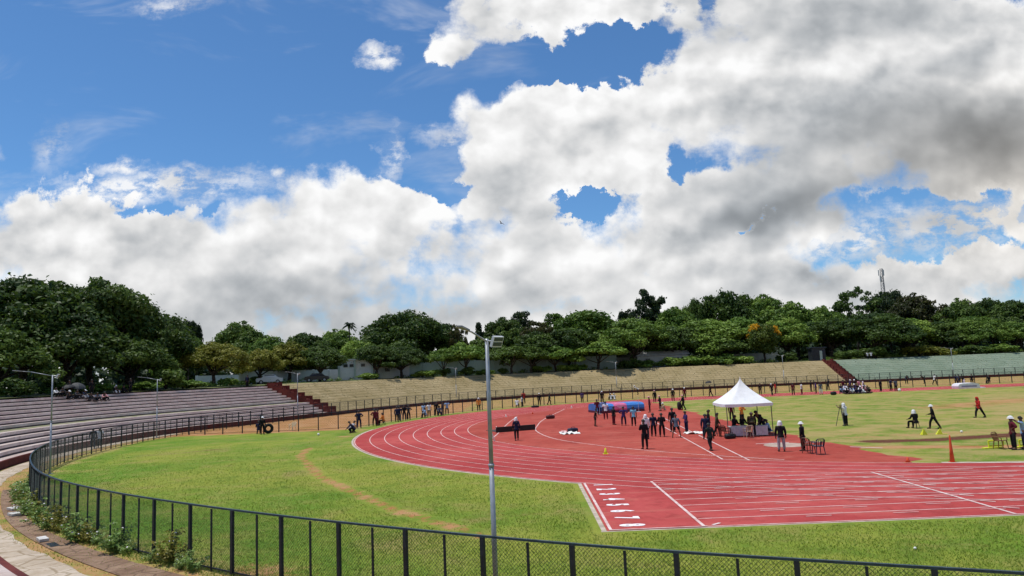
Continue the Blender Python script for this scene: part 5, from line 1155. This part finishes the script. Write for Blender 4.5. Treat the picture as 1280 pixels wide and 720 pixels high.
# --- the seated crowd at the far grass edge
row = random.Random(4)
words = {'K': 'black', 'NV': 'navy', 'WH': 'white', 'LB': 'pale blue', 'PK': 'pink', 'GB': 'grey blue', 'MR': 'maroon', 'PU': 'purple'}
for r_, (Y, n0, x0, x1, po) in enumerate(((34.5, 8, 1056, 1083, 'crossed'), (37.5, 9, 1050, 1081, 'floor'), (40.5, 8, 1049, 1078, 'chair'), (44.0, 6, 1051, 1076, 'stand'))):
    where = ('in the front row', 'in the second row', 'in the third row', 'standing at the back')[r_]
    for k in range(n0):
        c = ('K', 'PK', 'WH', 'NV', 'NV', 'WH', 'MR', 'K', 'PU')[(k + r_ * 2) % 9] if r_ != 1 else ('LB', 'WH', 'NV', 'LB', 'PU', 'K', 'WH', 'PK', 'NV')[k]
        p = FP(x0 + (x1 - x0) * k / (n0 - 1) + row.uniform(-.8, .8), Y + row.uniform(-.5, .5))
        P_(p, T_ + row.uniform(-.9, .9), po, c, row.choice(('K', 'NV', 'DG')), row.choice(('hair', 'hair', 'hair', 'cap:WH')), 'person in %s %s of the seated crowd by the far stairs' % (words[c], where), 'crowd at the foot of the right stairs %s' % where, h=1.74 if po != 'chair' else 1.6, sleeve=row.choice(('long', 'short')))
# --- left side
P_(GP(328, 543), T_ + .6, 'stand', 'K', 'K', 'cap:WH', 'person in black with white cap by the gap in the inner fence', 'people by the left fence', h=1.76)
P_(GP(323, 542.5), A_, 'chair', 'NV', 'DG', 'hair', 'person sitting left of the white capped one by the left fence', 'people by the left fence', h=1.72)
def SP(px, o, z, dz=0.0):                             # on the stand or bank at a given offset from the wall
    i = min(range(len(WL)), key=lambda i: abs(640 + F_PX * ((V3((WL[i][0] + WN[i][0] * o, WL[i][1] + WN[i][1] * o, z)) - EYE).dot(RIGHT) / max(1, (V3((WL[i][0] + WN[i][0] * o, WL[i][1] + WN[i][1] * o, z)) - EYE).dot(FWD))) - px) + (0 if (V3((WL[i][0], WL[i][1], 0)) - EYE).dot(FWD) > 25 else 999))
    return V3((WL[i][0] + WN[i][0] * o, WL[i][1] + WN[i][1] * o, z)), math.atan2(-WN[i][1], -WN[i][0]) - PI / 2
def stand_person(px, o, z, pose, top, bot, head, lab, grp, **k):
    p, rz = SP(px, o, z); return person(p, rz + rnd.uniform(-.4, .4), pose, top, bot, head, lab, grp, z=z, **k)
def row_oz(k):                                        # k-th tread of the upper block: offset of its front part, height
    o, z = upper[2 * k + 2]; return upper[2 * k + 1][0] + .30, z
gs = 'people sitting on the concrete stand'
for px, k, po, tp, bt_, hd, lab in ((116, 4, 'floor', 'K', 'DG', 'hair', 'left end person of four in dark clothes on the middle stand rows'), (121, 4, 'floor', 'GB', 'K', 'hair', 'second from left of four in dark clothes on the middle stand rows'), (126, 4, 'floor', 'PK', 'K', 'hair', 'third from left, in pink, of four on the middle stand rows'), (131.5, 4, 'floor', 'K', 'K', 'hair', 'right end person of four in dark clothes on the middle stand rows'),
        (70, 6, 'floor', 'WH', 'K', 'hair', 'person in white leftmost of the shaded group on the top stand row'), (78, 6, 'floor', 'DG', 'K', 'hair', 'person in dark grey second in the shaded group on the top stand row'), (84, 6, 'stand', 'K', 'K', 'hair', 'person standing in the shaded group on the top stand row'), (88, 5, 'floor', 'K', 'K', 'cap:WH', 'white capped person left in the shaded group'),
        (94, 5, 'floor', 'DG', 'K', 'hair', 'person in dark grey low in the shaded group'), (98, 6, 'floor', 'K', 'K', 'hair', 'person in black under the dark umbrella in the shaded group'), (101, 5, 'floor', 'NV', 'GY', 'cap:WH', 'white capped person in grey trousers in the shaded group'), (107, 5, 'floor', 'K', 'WH', 'hair', 'person in black with white trousers in the shaded group'), (110.5, 6, 'stand', 'K', 'K', 'hair', 'rightmost standing person of the shaded group'),
        (141, 6, 'floor', 'K', 'K', 'hair', 'left of three dark people on the top row right of the shaded group'), (147, 6, 'floor', 'K', 'WH', 'scarf:WH', 'middle of three, with white headcover, right of the shaded group'), (152.5, 6, 'floor', 'K', 'K', 'hair', 'right of three dark people on the top row right of the shaded group'), (164.5, 6, 'stand', 'K', 'K', 'hair', 'lone dark person standing on the top stand row by the slim lamp'),
        (306.5, 6, 'stand', 'K', 'K', 'hair', 'left of two dark people at the top of the stand near the left stairs'), (311, 6, 'stand', 'NV', 'K', 'hair', 'right of two dark people at the top of the stand near the left stairs')):
    o, z = row_oz(k); stand_person(px, o, z, po, tp, bt_, hd, lab, gs, h=1.74)
p, rz = SP(114, -1.4, 0); person((p.x, p.y), .6, 'walk', 'NV', 'NV', 'hair', 'person in blue with white stripes walking outside the left fence', 'pair walking outside the left fence', h=1.82)
p, rz = SP(125, -1.6, 0); person((p.x, p.y), .6, 'walk', 'WH', 'K', 'hair', 'person in white shirt walking outside the left fence', 'pair walking outside the left fence', h=1.80, sleeve='short')
for px, lab in ((1082.5, 'left one of two people in white shirts at the top of the green bank'), (1087.5, 'right one of two people in white shirts at the top of the green bank')):
    stand_person(px, BT_O - .4, BT_Z - .15, 'stand', 'WH', 'K', 'hair', lab, 'pair on top of the green bank', h=1.72, sleeve='short')

# ================================================================== things on the field
M_TENT = mat('tent_canvas', (.78, .78, .775), .8, .06, 2.4, bump=1.0)
M_POLE = mat('tent_pole', (.09, .085, .08), .5, .2, 6)
def tent():
    cx, cy = -15.45, -17.25; hw = 1.56; r = empty('canopy_tent', (cx, cy, 0)); tag(r, 'white pointed canopy tent with swept roof on four dark poles', 'tent')
    b = MB(); n = 12; ez, az = 2.30, 4.02; rings = []
    def ring(u):
        s_ = hw * 1.05 * ((1 - u) ** 1.45 * .97 + .03 * (1 - u)) + .02; z = ez + (az - ez) * u; pts = []
        for (ax, ay), (bx, by) in (((-1, -1), (1, -1)), ((1, -1), (1, 1)), ((1, 1), (-1, 1)), ((-1, 1), (-1, -1))):
            for k in range(6):
                f = k / 6; sag = .07 * math.sin(PI * f) * (1 - u) * u * 3; x, y = (ax + (bx - ax) * f) * s_, (ay + (by - ay) * f) * s_; pts.append((x * (1 - sag), y * (1 - sag), z - .03 * math.sin(PI * f) * (1 - u)))
        return pts
    for i in range(n + 1): rings.append(ring(i / n))
    m = 24; vs = [p for q in rings for p in q]; fs = [(i * m + k, i * m + (k + 1) % m, (i + 1) * m + (k + 1) % m, (i + 1) * m + k) for i in range(n) for k in range(m)]; b.add(vs, fs)
    b.build('roof', M_TENT, r, True)
    b = MB(); A = rings[0] + [rings[0][0]]; b.strip([(x * 1.004, y * 1.004, z - .20 - .025 * math.sin(i * 2.6)) for i, (x, y, z) in enumerate(A)], [(x * 1.004, y * 1.004, z + .005) for x, y, z in A]); b.build('valance', M_TENT, r)
    b = MB(); b.lathe([(.035, 0), (.03, .10), (.008, .16)], (0, 0, az - .04), 8); b.build('finial', M_TENT, r)
    for x in (-1, 1):
        for y in (-1, 1):
            b = MB(); b.box((x * hw, y * hw, 1.14), (.05, .05, 2.28)); b.box((x * hw, y * hw, .008), (.16, .16, .016)); b.build('pole', M_POLE, r)
    b = MB()
    for x in (-1, 1): b.tube((x * hw, -hw, 2.20), (x * hw, hw, 2.20), .018, None, 6); b.tube((-hw, x * hw, 2.205), (hw, x * hw, 2.205), .018, None, 6)
    b.build('frame', M_POLE, r)
tent()
M_CLOTHW = mat('table_cloth', (.46, .47, .50), .8, .12, 5); M_TBL = mat('table_top', (.50, .47, .44), .5, .1, 3)
def table(px, py, rz, w, label):
    p = G(px, py); r = empty('folding_table', (p.x, p.y, 0), rz); tag(r, label, 'table', 'tables in the tent')
    b = MB(); b.box((0, 0, .73), (w, .62, .03)); b.build('table_top', M_TBL, r)
    b = MB(); A = [(-w / 2 + w * k / 12, -.325 + .018 * math.sin(k * 2.2), .72) for k in range(13)]; b.strip([(x, y - .02 * math.cos(k * 1.9), .10) for k, (x, y, z) in enumerate(A)], A); b.build('front_cloth', M_CLOTHW, r)
    for x in (-1, 1):
        for y in (-1, 1): l_ = MB(); l_.tube((x * (w / 2 - .08), y * .25, 0), (x * (w / 2 - .08), y * .25, .72), .016, None, 6); l_.build('leg', M_POLE, r)
table(922.5, 546, -.05, 1.30, 'left table with grey white cloth front inside the tent'); table(949, 545.2, -.05, 1.10, 'right table with grey white cloth front inside the tent')
def chair(p, rz, m_, label, group='plastic chairs'):
    r = empty('plastic_chair', (p[0], p[1], 0), rz); tag(r, label, 'chair', group)
    b = MB(); b.add([(-.21, -.20, .43), (.21, -.20, .43), (.24, .22, .44), (-.24, .22, .44), (-.21, -.20, .455), (.21, -.20, .455), (.24, .22, .47), (-.24, .22, .47)], [(3, 2, 1, 0), (4, 5, 6, 7), (0, 1, 5, 4), (1, 2, 6, 5), (2, 3, 7, 6), (3, 0, 4, 7)]); b.build('seat', m_, r)
    b = MB()                                                          # slatted moulded back
    for k in range(5): x = -.17 + k * .085; b.tube((x, -.21, .45), (x * 1.12, -.31, .80), .022, .022, 6)
    b.path([(-.22, -.20, .45), (-.25, -.30, .78), (-.16, -.33, .86), (.16, -.33, .86), (.25, -.30, .78), (.22, -.20, .45)], .026, 6); b.build('backrest', m_, r)
    for s in (-1, 1):
        b = MB(); b.path([(s * .25, -.27, .66), (s * .28, .12, .66), (s * .27, .20, .60), (s * .255, .21, .45)], .024, 6); b.build('armrest', m_, r)
        for y0, y1 in ((-.21, -.27), (.20, .25)): b = MB(); b.tube((s * .21, y0, .44), (s * .25, y1, 0), .030, .020, 6); b.build('leg', m_, r)
M_CHB = mat('chair_brown', (.11, .040, .022), .45, .1, 4); M_CHN = mat('chair_navy', (.014, .018, .045), .4); M_CHBG = mat('chair_beige', (.42, .33, .23), .5, .1, 4); M_CHW = mat('chair_cream', (.66, .60, .44), .5)
chair(G(1011.5, 566.5), A_ - .9, M_CHB, 'brown plastic armchair just right of the person in the white hat'); chair(G(1023.5, 568), A_ + .1, M_CHN, 'navy plastic armchair standing alone right of the brown one')
chair(G(936, 547.5), A_ + .1, M_CHBG, 'beige plastic chair between the two tent tables'); chair(at_y(365, 6.4), T_ - .4, M_CHW, 'cream plastic chair just beyond the inner fence at the left bend')
chair(G(903, 545.5), R_, M_CHB, 'brown plastic chair left of the front tent pole'); chair(G(908, 547), R_ + .5, M_CHB, 'second brown plastic chair touching the front tent pole')
chair(G(1251.5, 561), T_ + .5, mat('chair_wood', (.21, .10, .04), .6, .2, 5), 'tan brown chair frame left of the official at the right edge')
# blue and pink landing mat
mp = G(773, 515.6); mt = empty('landing_mat', (mp.x, mp.y + 1.9, 0), .30); mt.scale = (.88, 1, 1); tag(mt, 'blue padded high jump landing mat with a pink middle panel', 'landing mat')
M_BLUE = mat('mat_blue', (.045, .19, .52), .5, .15, 2); M_PINK = mat('mat_pink', (.62, .13, .27), .5, .15, 2); M_MATB = mat('mat_base', (.11, .02, .045), .7, .2, 3)
def pad(x0, x1, m_, nm):
    q = [(-1.75, .26), (-1.86, .45), (-1.78, .78), (-1.5, .97), (-1.0, 1.03), (1.0, 1.03), (1.6, .95), (1.8, .6), (1.75, .26)]; n = len(q); b = MB()
    vs = [(x0, y, z) for y, z in q] + [(x0 + .1 if False else x1, y, z) for y, z in q]; b.add(vs, [tuple(range(n - 1, -1, -1)), tuple(range(n, 2 * n))] + [(i, (i + 1) % n, n + (i + 1) % n, n + i) for i in range(n)]); return b.build(nm, m_, mt)
pad(-3.15, -1.20, M_BLUE, 'blue_pad'); pk = pad(-1.19, .62, M_PINK, 'pink_pad'); pad(.63, 3.15, M_BLUE, 'blue_pad')
b = MB(); b.box((0, 0, .13), (6.35, 3.6, .255)); b.build('base_pad', M_MATB, mt)
b = MB()
for x0, x1, z in ((-.95, .35, .86), (-.8, .0, .70), (-.6, .4, .54)): b.box(((x0 + x1) / 2, -1.875, z - .02), (x1 - x0, .02, .07))
e_ = b.build('white_stripe', mat('mat_print', (.75, .60, .66), .6), pk); e_.rotation_euler = (0, 0, 0)
for x in (-1, 1):                                                      # bar uprights
    u = empty('bar_upright', (mp.x + x * 2.3, mp.y - .9 + x * .6, 0)); tag(u, 'slim pale bar stand at the %s front corner of the blue mat' % ('left' if x < 0 else 'right'), 'upright', 'bar stands before the mat')
    b = MB(); b.tube((0, 0, 0), (0, 0, 1.7), .018, None, 6); b.build('post', M_FLOODW, u); b = MB(); b.box((0, 0, .02), (.4, .4, .04)); b.build('base', M_FLOODW, u)
# white covered mat far right
wp = at_y(1204.5, 37.6); wm = empty('covered_mat', (wp.x, wp.y, 0), -.08); tag(wm, 'white covered low mat at the far grass edge near the right', 'mat')
q = [(-1.45, 0), (-1.5, .35), (-1.35, .62), (-.9, .74), (.8, .76), (1.3, .66), (1.5, .40), (1.46, 0)]; b = MB(); n = len(q)
b.add([(x, -1, z) for x, z in q] + [(x, 1, z) for x, z in q], [tuple(range(n)), tuple(range(2 * n - 1, n - 1, -1))] + [(i, n + i, n + (i + 1) % n, (i + 1) % n) for i in range(n)]); b.build('cover', mat('cover_white', (.70, .69, .72), .7, .08, 2), wm)
b = MB(); b.box((0, -1.012, .32), (2.1, .02, .22)); b.build('shaded_side', mat('cover_shade', (.24, .22, .36), .7, .1, 2), wm)  # violet strip: shading under the white cover, put into the colour
b = MB(); b.box((1.85, -.3, .05), (.9, 1.2, .08)); b.build('flap', mat('cover_white', (.7, .7, .7)), wm)
# cones and markers
def cone(p, h, rad_, m_, label, name='marker_cone', band=None, cat='cone'):
    r = empty(name, (p[0], p[1], 0)); tag(r, label, cat)
    b = MB(); b.box((0, 0, .012), (rad_ * 2.3, rad_ * 2.3, .024)); b.build('base', m_, r)
    b = MB(); b.lathe([(rad_, .02), (rad_ * .62, h * .45), (rad_ * .28, h * .97), (rad_ * .18, h)], (0, 0, 0), 14); b.build('cone', m_, r, True)
    if band: b = MB(); b.lathe([(rad_ * .56, h * .55), (rad_ * .46, h * .70)], (0, 0, 0), 14); b.build('band', band, r)
M_YEL = mat('marker_yellow', (.68, .70, .03), .5); M_ORG = mat('cone_orange', (.62, .075, .018), .5, .1, 3); M_WHT = mat('marker_white', (.78, .76, .70), .6)
cone(G(757, 567.5), .36, .13, M_YEL, 'small bright yellow marker cone on the inner lane line'); cone(G(1190.5, 577.5), 1.28, .115, M_ORG, 'tall slim orange cone standing at the infield kerb', 'tall_cone')
cone(G(1135, 578), .26, .12, M_ORG, 'low red orange cone at the apron corner left of the tall cone'); cone(G(632.5, 521), .30, .10, M_WHT, 'small white cone at the left end of the water jump lane'); cone(G(714.5, 510), .30, .10, M_WHT, 'small white cone on the far inner lane line')
cone(G(666, 517.5), .30, .12, M_ORG, 'small red cone at the head of the curved lane'); cone(G(620.5, 536.5), .26, .10, M_WHT, 'small white cone at the left end of the dark barrier')
p = G(615, 551.5); r = empty('frame_marker', (p.x, p.y, 0), .2); tag(r, 'white A shaped frame marker beside the nearest lamp post on the lanes', 'marker')
b = MB(); b.path([(-.22, 0, 0), (0, 0, .66), (.22, 0, 0)], .035, 6); b.tube((-.13, 0, .27), (.13, 0, .27), .03, None, 6); b.build('frame', M_WHT, r)
def wedge(px, py, rz, flip, label):
    p = G(px, py); r = empty('distance_marker', (p.x, p.y, 0), rz); tag(r, label, 'marker', 'yellow distance markers on the infield')
    b = MB(); b.add([(-.18, -.05, 0), (.18, -.05, 0), (.06 * flip, -.02, .42), (-.18, .25, 0), (.18, .25, 0)], [(0, 1, 2), (1, 4, 2), (4, 3, 2), (3, 0, 2), (3, 4, 1, 0)]); b.build('board', M_YEL, r)
    b = MB(); b.box((.18 * flip + .1, 0, .02), (.34, .10, .03)); b.build('foot', M_YEL, r)
wedge(1156, 543.5, .1, -1, 'left yellow wedge marker on the grass below the sitting official'); wedge(1174.5, 543, -.2, 1, 'right yellow wedge marker on the grass below the walking official')
def board(px, py, rz, label):
    p = G(px, py); r = empty('yellow_marker', (p.x, p.y, 0), rz); tag(r, label, 'marker', 'yellow frames at the right edge')
    b = MB(); b.path([(-.42, 0, .05), (-.42, 0, .40), (.42, 0, .40), (.42, 0, .12), (-.42, 0, .12)], .045, 6); b.build('frame', M_YEL, r); b = MB(); b.box((-.2, 0, .03), (1.1, .25, .05)); b.build('foot', M_YEL, r)
board(1245.5, 560, .1, 'yellow square marker frame behind the tan chair frame'); board(1284, 559, .1, 'yellow marker frame cut by the right edge')
# bags, towels and bits
def bag(p, sx, sy, sz, m_, label, name='sports_bag', rz=0.3, cat='bag'):
    r = empty(name, (p[0], p[1], 0), rz); tag(r, label, cat)
    b = MB(); n = 10; vs = []; prof_ = [(-.5, .5), (-.46, .86), (-.25, 1.0), (.25, 1.0), (.46, .86), (.5, .5)]
    for x, k in prof_: vs += [(x * sx, math.cos(2 * PI * j / n) * sy / 2 * k, sz / 2 + math.sin(2 * PI * j / n) * sz / 2 * k) for j in range(n)]
    b.add(vs, [(i * n + j, i * n + (j + 1) % n, (i + 1) * n + (j + 1) % n, (i + 1) * n + j) for i in range(5) for j in range(n)] + [tuple(range(n - 1, -1, -1)), tuple(range(5 * n, 6 * n))]); b.build('pack', m_, r, True)
    b = MB(); b.path([(-sx * .22, -sy * .3, sz * .85), (-sx * .12, -sy * .35, sz * 1.25), (sx * .12, -sy * .35, sz * 1.25), (sx * .22, -sy * .3, sz * .85)], .02, 5); b.build('strap', m_, r)
bag(G(688, 523.5), .95, .45, .40, mat('bag_darkred', (.06, .010, .012), .7), 'dark red bag lying alone on the red apron'); bag(G(849.5, 512.5), .42, .42, .95, mat('bag_black', (.012, .012, .014), .7), 'upright black bag beside the pink capped person at the grass edge')
bag(G(669, 509.5), 1.1, .4, .3, mat('bag_black', (.012, .012, .014), .7), 'flat black bag by the fence left of the white capped person'); bag(at_y(1039, 33.5), .8, .5, .5, mat('bag_black', (.012, .012, .014), .7), 'black bag on the far grass left of the seated crowd')
bag(G(913, 548.5), .8, .4, .36, mat('bag_black', (.012, .012, .014), .7), 'black bag on the ground at the left tent table'); bag(G(716, 540), .9, .35, .34, mat('bag_navy', (.014, .02, .05), .7), 'navy bag on the white sheet on the apron')
def sheet(px, py, w, d, m_, label, name='towel', z=.012, rz=.2, cat='towel'):
    p = G(px, py); b = MB(); g = random.Random(int(px)); nx, ny = 9, 6
    vs = [(-w / 2 + w * i / (nx - 1) + g.uniform(-.04, .04), -d / 2 + d * j / (ny - 1) + g.uniform(-.06, .06), z + g.random() ** 2 * .16) for j in range(ny) for i in range(nx)]
    b.add(vs, [(j * nx + i, j * nx + i + 1, (j + 1) * nx + i + 1, (j + 1) * nx + i) for j in range(ny - 1) for i in range(nx - 1)]); o = b.build(name, m_, None, True); o.location = (p.x, p.y, 0); o.rotation_euler = (0, 0, rz); tag(o, label, cat); return o
sheet(711.5, 542, 1.5, 1.6, M_WHT, 'crumpled white sheet on the apron under the navy bag', 'sheet', cat='sheet'); sheet(865, 542, 1.0, 1.2, M_WHT, 'white towel on the apron under the slim person in purple'); sheet(874, 541.5, .5, .8, M_WHT, 'small white towel end right of the person in purple')
sheet(705.5, 540.5, .5, .7, mat('cloth_pink_light', (.65, .42, .42), .8), 'pale pink cloth at the left of the white sheet', 'cloth', rz=.9, cat='cloth')
p = G(335.5, 542); r = empty('tractor_tyre', (p.x, p.y, 0), .5); tag(r, 'black tyre standing right of the white capped person at the left fence', 'tyre')
b = MB(); n = 24; mm = 8; vs = []
for i in range(n):
    a = 2 * PI * i / n
    for j in range(mm): q_ = 2 * PI * j / mm; rr = .36 + .15 * math.cos(q_); vs.append((rr * math.cos(a), .15 * math.sin(q_), .51 + rr * math.sin(a)))
b.add(vs, [(i * mm + j, ((i + 1) % n) * mm + j, ((i + 1) % n) * mm + (j + 1) % mm, i * mm + (j + 1) % mm) for i in range(n) for j in range(mm)]); b.build('tread', mat('tyre', (.012, .012, .012), .8), r, True)
def ball(p, rad_, m_, label, name='ball'):
    b = MB(); b.lathe([(rad_ * math.sin(PI * k / 8) + .001, rad_ - rad_ * math.cos(PI * k / 8)) for k in range(9)], (0, 0, 0), 14); o = b.build(name, m_, None, True); o.location = (p[0], p[1], 0); tag(o, label, 'ball')
ball(G(1144, 687), .038, M_WHT, 'small white ball in the near grass below the straight'); ball(G(1202, 541), .08, M_WHT, 'white ball on the dug soil right of the yellow markers'); ball(at_y(1121.5, 36), .22, M_WHT, 'white ball on the far grass edge right of the standing pair'); ball(G(398, 544.5), .12, M_WHT, 'white litter on the grass inside the left bend fence')  # the last one, inside the left bend, is a piece of litter
# tripod of the surveying official
p = G(1052.5, 532.5); r = empty('tripod', (p.x, p.y, 0)); tag(r, 'tripod with measuring instrument before the official in white on the grass', 'tripod')
for k in range(3): a = k * 2.1 + .5; b = MB(); b.tube((math.cos(a) * .42, math.sin(a) * .42, 0), (math.cos(a) * .05, math.sin(a) * .05, 1.40), .022, .026, 6); b.build('leg', M_POLE, r)
b = MB(); b.box((0, 0, 1.52), (.17, .17, .22)); b.tube((0, -.12, 1.53), (0, .16, 1.53), .045, .05, 10); b.build('instrument', mat('instrument', (.35, .30, .10), .5), r)
# umbrellas
def umbrella(loc, rad_, m_, tilt, label, shaft):
    r = empty('umbrella', loc); r.rotation_euler = tilt; tag(r, label, 'umbrella')
    b = MB(); n = 8; rows_ = [[(rad_ * math.sin(t_) * math.cos(2 * PI * k / n), rad_ * math.sin(t_) * math.sin(2 * PI * k / n), rad_ * .9 * (math.cos(t_) - 1) + shaft) for k in range(n)] for t_ in np.linspace(.02, 1.15, 6)]
    b.add([p_ for q_ in rows_ for p_ in q_], [(i * n + k, i * n + (k + 1) % n, (i + 1) * n + (k + 1) % n, (i + 1) * n + k) for i in range(5) for k in range(n)]); b.build('canopy', m_, r)
    b = MB(); b.tube((0, 0, -.1), (0, 0, shaft + .05), .012, None, 6); b.build('shaft', M_POLE, r)
up_ = um.location; umbrella((up_.x - .12, up_.y - .1, 1.0), .62, mat('bag_black', (.012, .012, .014), .7), (0, -.12, 0), 'black umbrella held up left of the tent roof', 1.45)
oz = row_oz(6); q, _ = SP(98, oz[0], oz[1]); umbrella((q.x, q.y, oz[1] + .45), .95, mat('umbrella_grey', (.045, .048, .05), .7), (.15, .2, 0), 'dark grey umbrella over the shaded group on the stand', 1.0)
q, _ = SP(82, oz[0], oz[1]); umbrella((q.x, q.y, oz[1] + .4), .8, mat('umbrella_dark', (.02, .02, .022), .7), (.1, -.2, 0), 'darker umbrella left in the shaded group on the stand', .9)
# a bird
d_ = ray(626.5, 279); p = EYE + d_ * 75; bd = bpy.data.objects.new('bird', None); COL.objects.link(bd); bd.location = p; bd.rotation_euler = (0, .5, .8); tag(bd, 'tiny dark bird flying before the white clouds', 'bird')
b = MB(); b.lathe([(.004, -.17), (.045, -.08), (.055, .02), (.03, .12), (.004, .16)], (0, 0, 0), 8); o = b.build('body', M_DARKWIN, bd, True); o.rotation_euler = (PI / 2, 0, 0)
for s in (-1, 1): b = MB(); b.add([(0, -.06, .01), (0, .07, .01), (s * .2, .03, .09), (s * .2, -.07, .09), (s * .42, -.10, .05), (0, 0, .03), (s * .2, -.01, .105)], [(0, 1, 2, 3), (3, 2, 4), (5, 1, 2, 6), (0, 5, 6, 3), (6, 2, 4), (3, 6, 4)]); b.build('wing', M_DARKWIN, bd)

# ================================================================== weeds and grass
def weed_proto(seed):
    g = random.Random(seed); cen = []; rad = []; st_ = MB(); fl = MB()
    for i in range(15):
        a = g.uniform(0, 2 * PI); q = g.random() * .42; h = g.uniform(.25, .95) * (1.1 - q); tip = (math.cos(a) * q * 1.3, math.sin(a) * q * 1.3, h); st_.tube((math.cos(a) * q * .4, math.sin(a) * q * .4, 0), tip, .008, .004, 4, False)
        for k in range(4): f = .3 + .7 * k / 3; cen.append((tip[0] * f, tip[1] * f, tip[2] * f)); rad.append(g.uniform(.07, .15))
        if g.random() < .45: fl.lathe([(.004, 0), (.028, .012), (.02, .03), (.004, .04)], tip, 6)
    return st_, leaf_mesh('leaves', cen, rad, 9, .050, seed, .8, .4, .2), fl
M_WEED = [foliage('weed_green', (.180, .300, .070), (.360, .470, .150)), foliage('weed_yellow', (.170, .170, .030), (.340, .300, .065))]
WP = []
for sd_ in (3, 8, 14):
    st_, lm, fl = weed_proto(sd_); lm.materials.append(None); a = st_.build('stems', M_WEED[0]); f_ = fl.build('flowers', M_NUM); WP.append((a.data, lm, f_.data)); bpy.data.objects.remove(a); bpy.data.objects.remove(f_)
wi0, wi1 = near_i(FA, -40.5, -49.2), near_i(FA, -57.8, -31); wn = wi1 - wi0
wg = random.Random(11)
for k in range(44):
    f = (k / 44) ** .9; i = wi0 + int(f * wn); o = wg.uniform(.05, .42); big = 1.15 if k % 5 == 2 else wg.uniform(.45, .85); v = k % 3
    if wg.random() < .30: continue
    yl = wg.random() < .25
    r = empty('weed', (FA[i][0] + FN[i][0] * o, FA[i][1] + FN[i][1] * o, 0), wg.uniform(0, 6.28)); r.scale = (big * 1.25, big * 1.25, big * .86)
    kind_ = ('tall' if big > 1 else 'low') + (' yellowish' if yl else ' green'); tag(r, '%s weed growing along the outside foot of the near fence' % kind_, 'weed', '%s weeds along the near fence' % kind_)
    for nm, me in (('stems', WP[v][0]), ('leaves', WP[v][1]), ('flowers', WP[v][2])):
        o_ = link(bpy.data.objects.new(nm, me), r)
        if nm == 'flowers': tag(o_, kind='stuff')
        if nm == 'leaves': o_.material_slots[0].link = 'OBJECT'; o_.material_slots[0].material = M_WEED[1 if yl else 0]
def grass_stuff():
    g = np.random.default_rng(5); n = 420000
    fwd = 11 + 62 * g.random(n) ** 1.5; lat = (g.random(n) - .5) * 1.5 * fwd; X = EYE.x + lat; Y = EYE.y + fwd
    R = np.hypot(X, Y); keep = ((R > 46.9) | (X > -13)) & ~((Y > -46.8) & (X > -29.2) & (Y < -36)) & ~((Y > -46.8) & (X > -29.2)) & (X > -66) & (g.random(n) < np.clip((66 - fwd) / 40, 0, 1))
    out = seg_dist(X, Y, [tuple(q) for q in FA[::4]]); inside_ = np.ones(n, bool)
    pw = seg_dist(X, Y, [(-47.9, -13.5), (-46.8, -19.4), (-42.5, -30.2), (-39.3, -36.2), (-36.2, -41.6), (-32.6, -46.5)]); keep &= (pw > .55) | (g.random(n) < .12)
    # outside the fence keep only the rough verge
    from mathutils import geometry
    i_ = np.argmin(np.stack([np.hypot(X - p_[0], Y - p_[1]) for p_ in FA[::8]], 0), 0) * 8; sgn = (X - FA[i_, 0]) * FN[i_, 0] + (Y - FA[i_, 1]) * FN[i_, 1]
    keep &= (sgn < .35) | ((sgn > .35) & (sgn < 1.75) & (g.random(n) < .35)); 
    X, Y, sgn, fwd = X[keep], Y[keep], sgn[keep], fwd[keep]; n = len(X)
    patch = np.sin(X * .7 + 1.3 * np.sin(Y * .5)) * np.sin(Y * .9 + np.sin(X * .6)) * .5 + .5
    h = (.025 + .035 * g.random(n) + .04 * patch * g.random(n)) * np.where(np.abs(sgn) < .5, 1.8, 1.0); w = .006 + .008 * g.random(n) + fwd * .00012; a = g.random(n) * 2 * np.pi; lx, ly = g.normal(size=n) * .6 * h, g.normal(size=n) * .6 * h
    V = np.stack([np.stack([X - np.cos(a) * w, Y - np.sin(a) * w, 0 * X], 1), np.stack([X + np.cos(a) * w, Y + np.sin(a) * w, 0 * X], 1), np.stack([X + lx, Y + ly, h], 1)], 1).reshape(-1, 3)
    me = bpy.data.meshes.new('grass'); me.vertices.add(3 * n); me.vertices.foreach_set('co', V.ravel()); me.loops.add(3 * n); me.loops.foreach_set('vertex_index', np.arange(3 * n)); me.polygons.add(n); me.polygons.foreach_set('loop_start', np.arange(0, 3 * n, 3)); me.update()
    c = np.repeat(np.stack([np.clip(g.random(n) * .7 + .3 * (1 - patch), 0, 1), 0 * h, 0 * h, 1 + 0 * h], 1), 3, 0); ca = me.color_attributes.new('leaf', 'FLOAT_COLOR', 'POINT'); ca.data.foreach_set('color', c.ravel())
    me.materials.append(foliage('grass_blade', (.170, .280, .026), (.400, .400, .080))); tag(link(bpy.data.objects.new('grass', me)), kind='stuff')
grass_stuff()
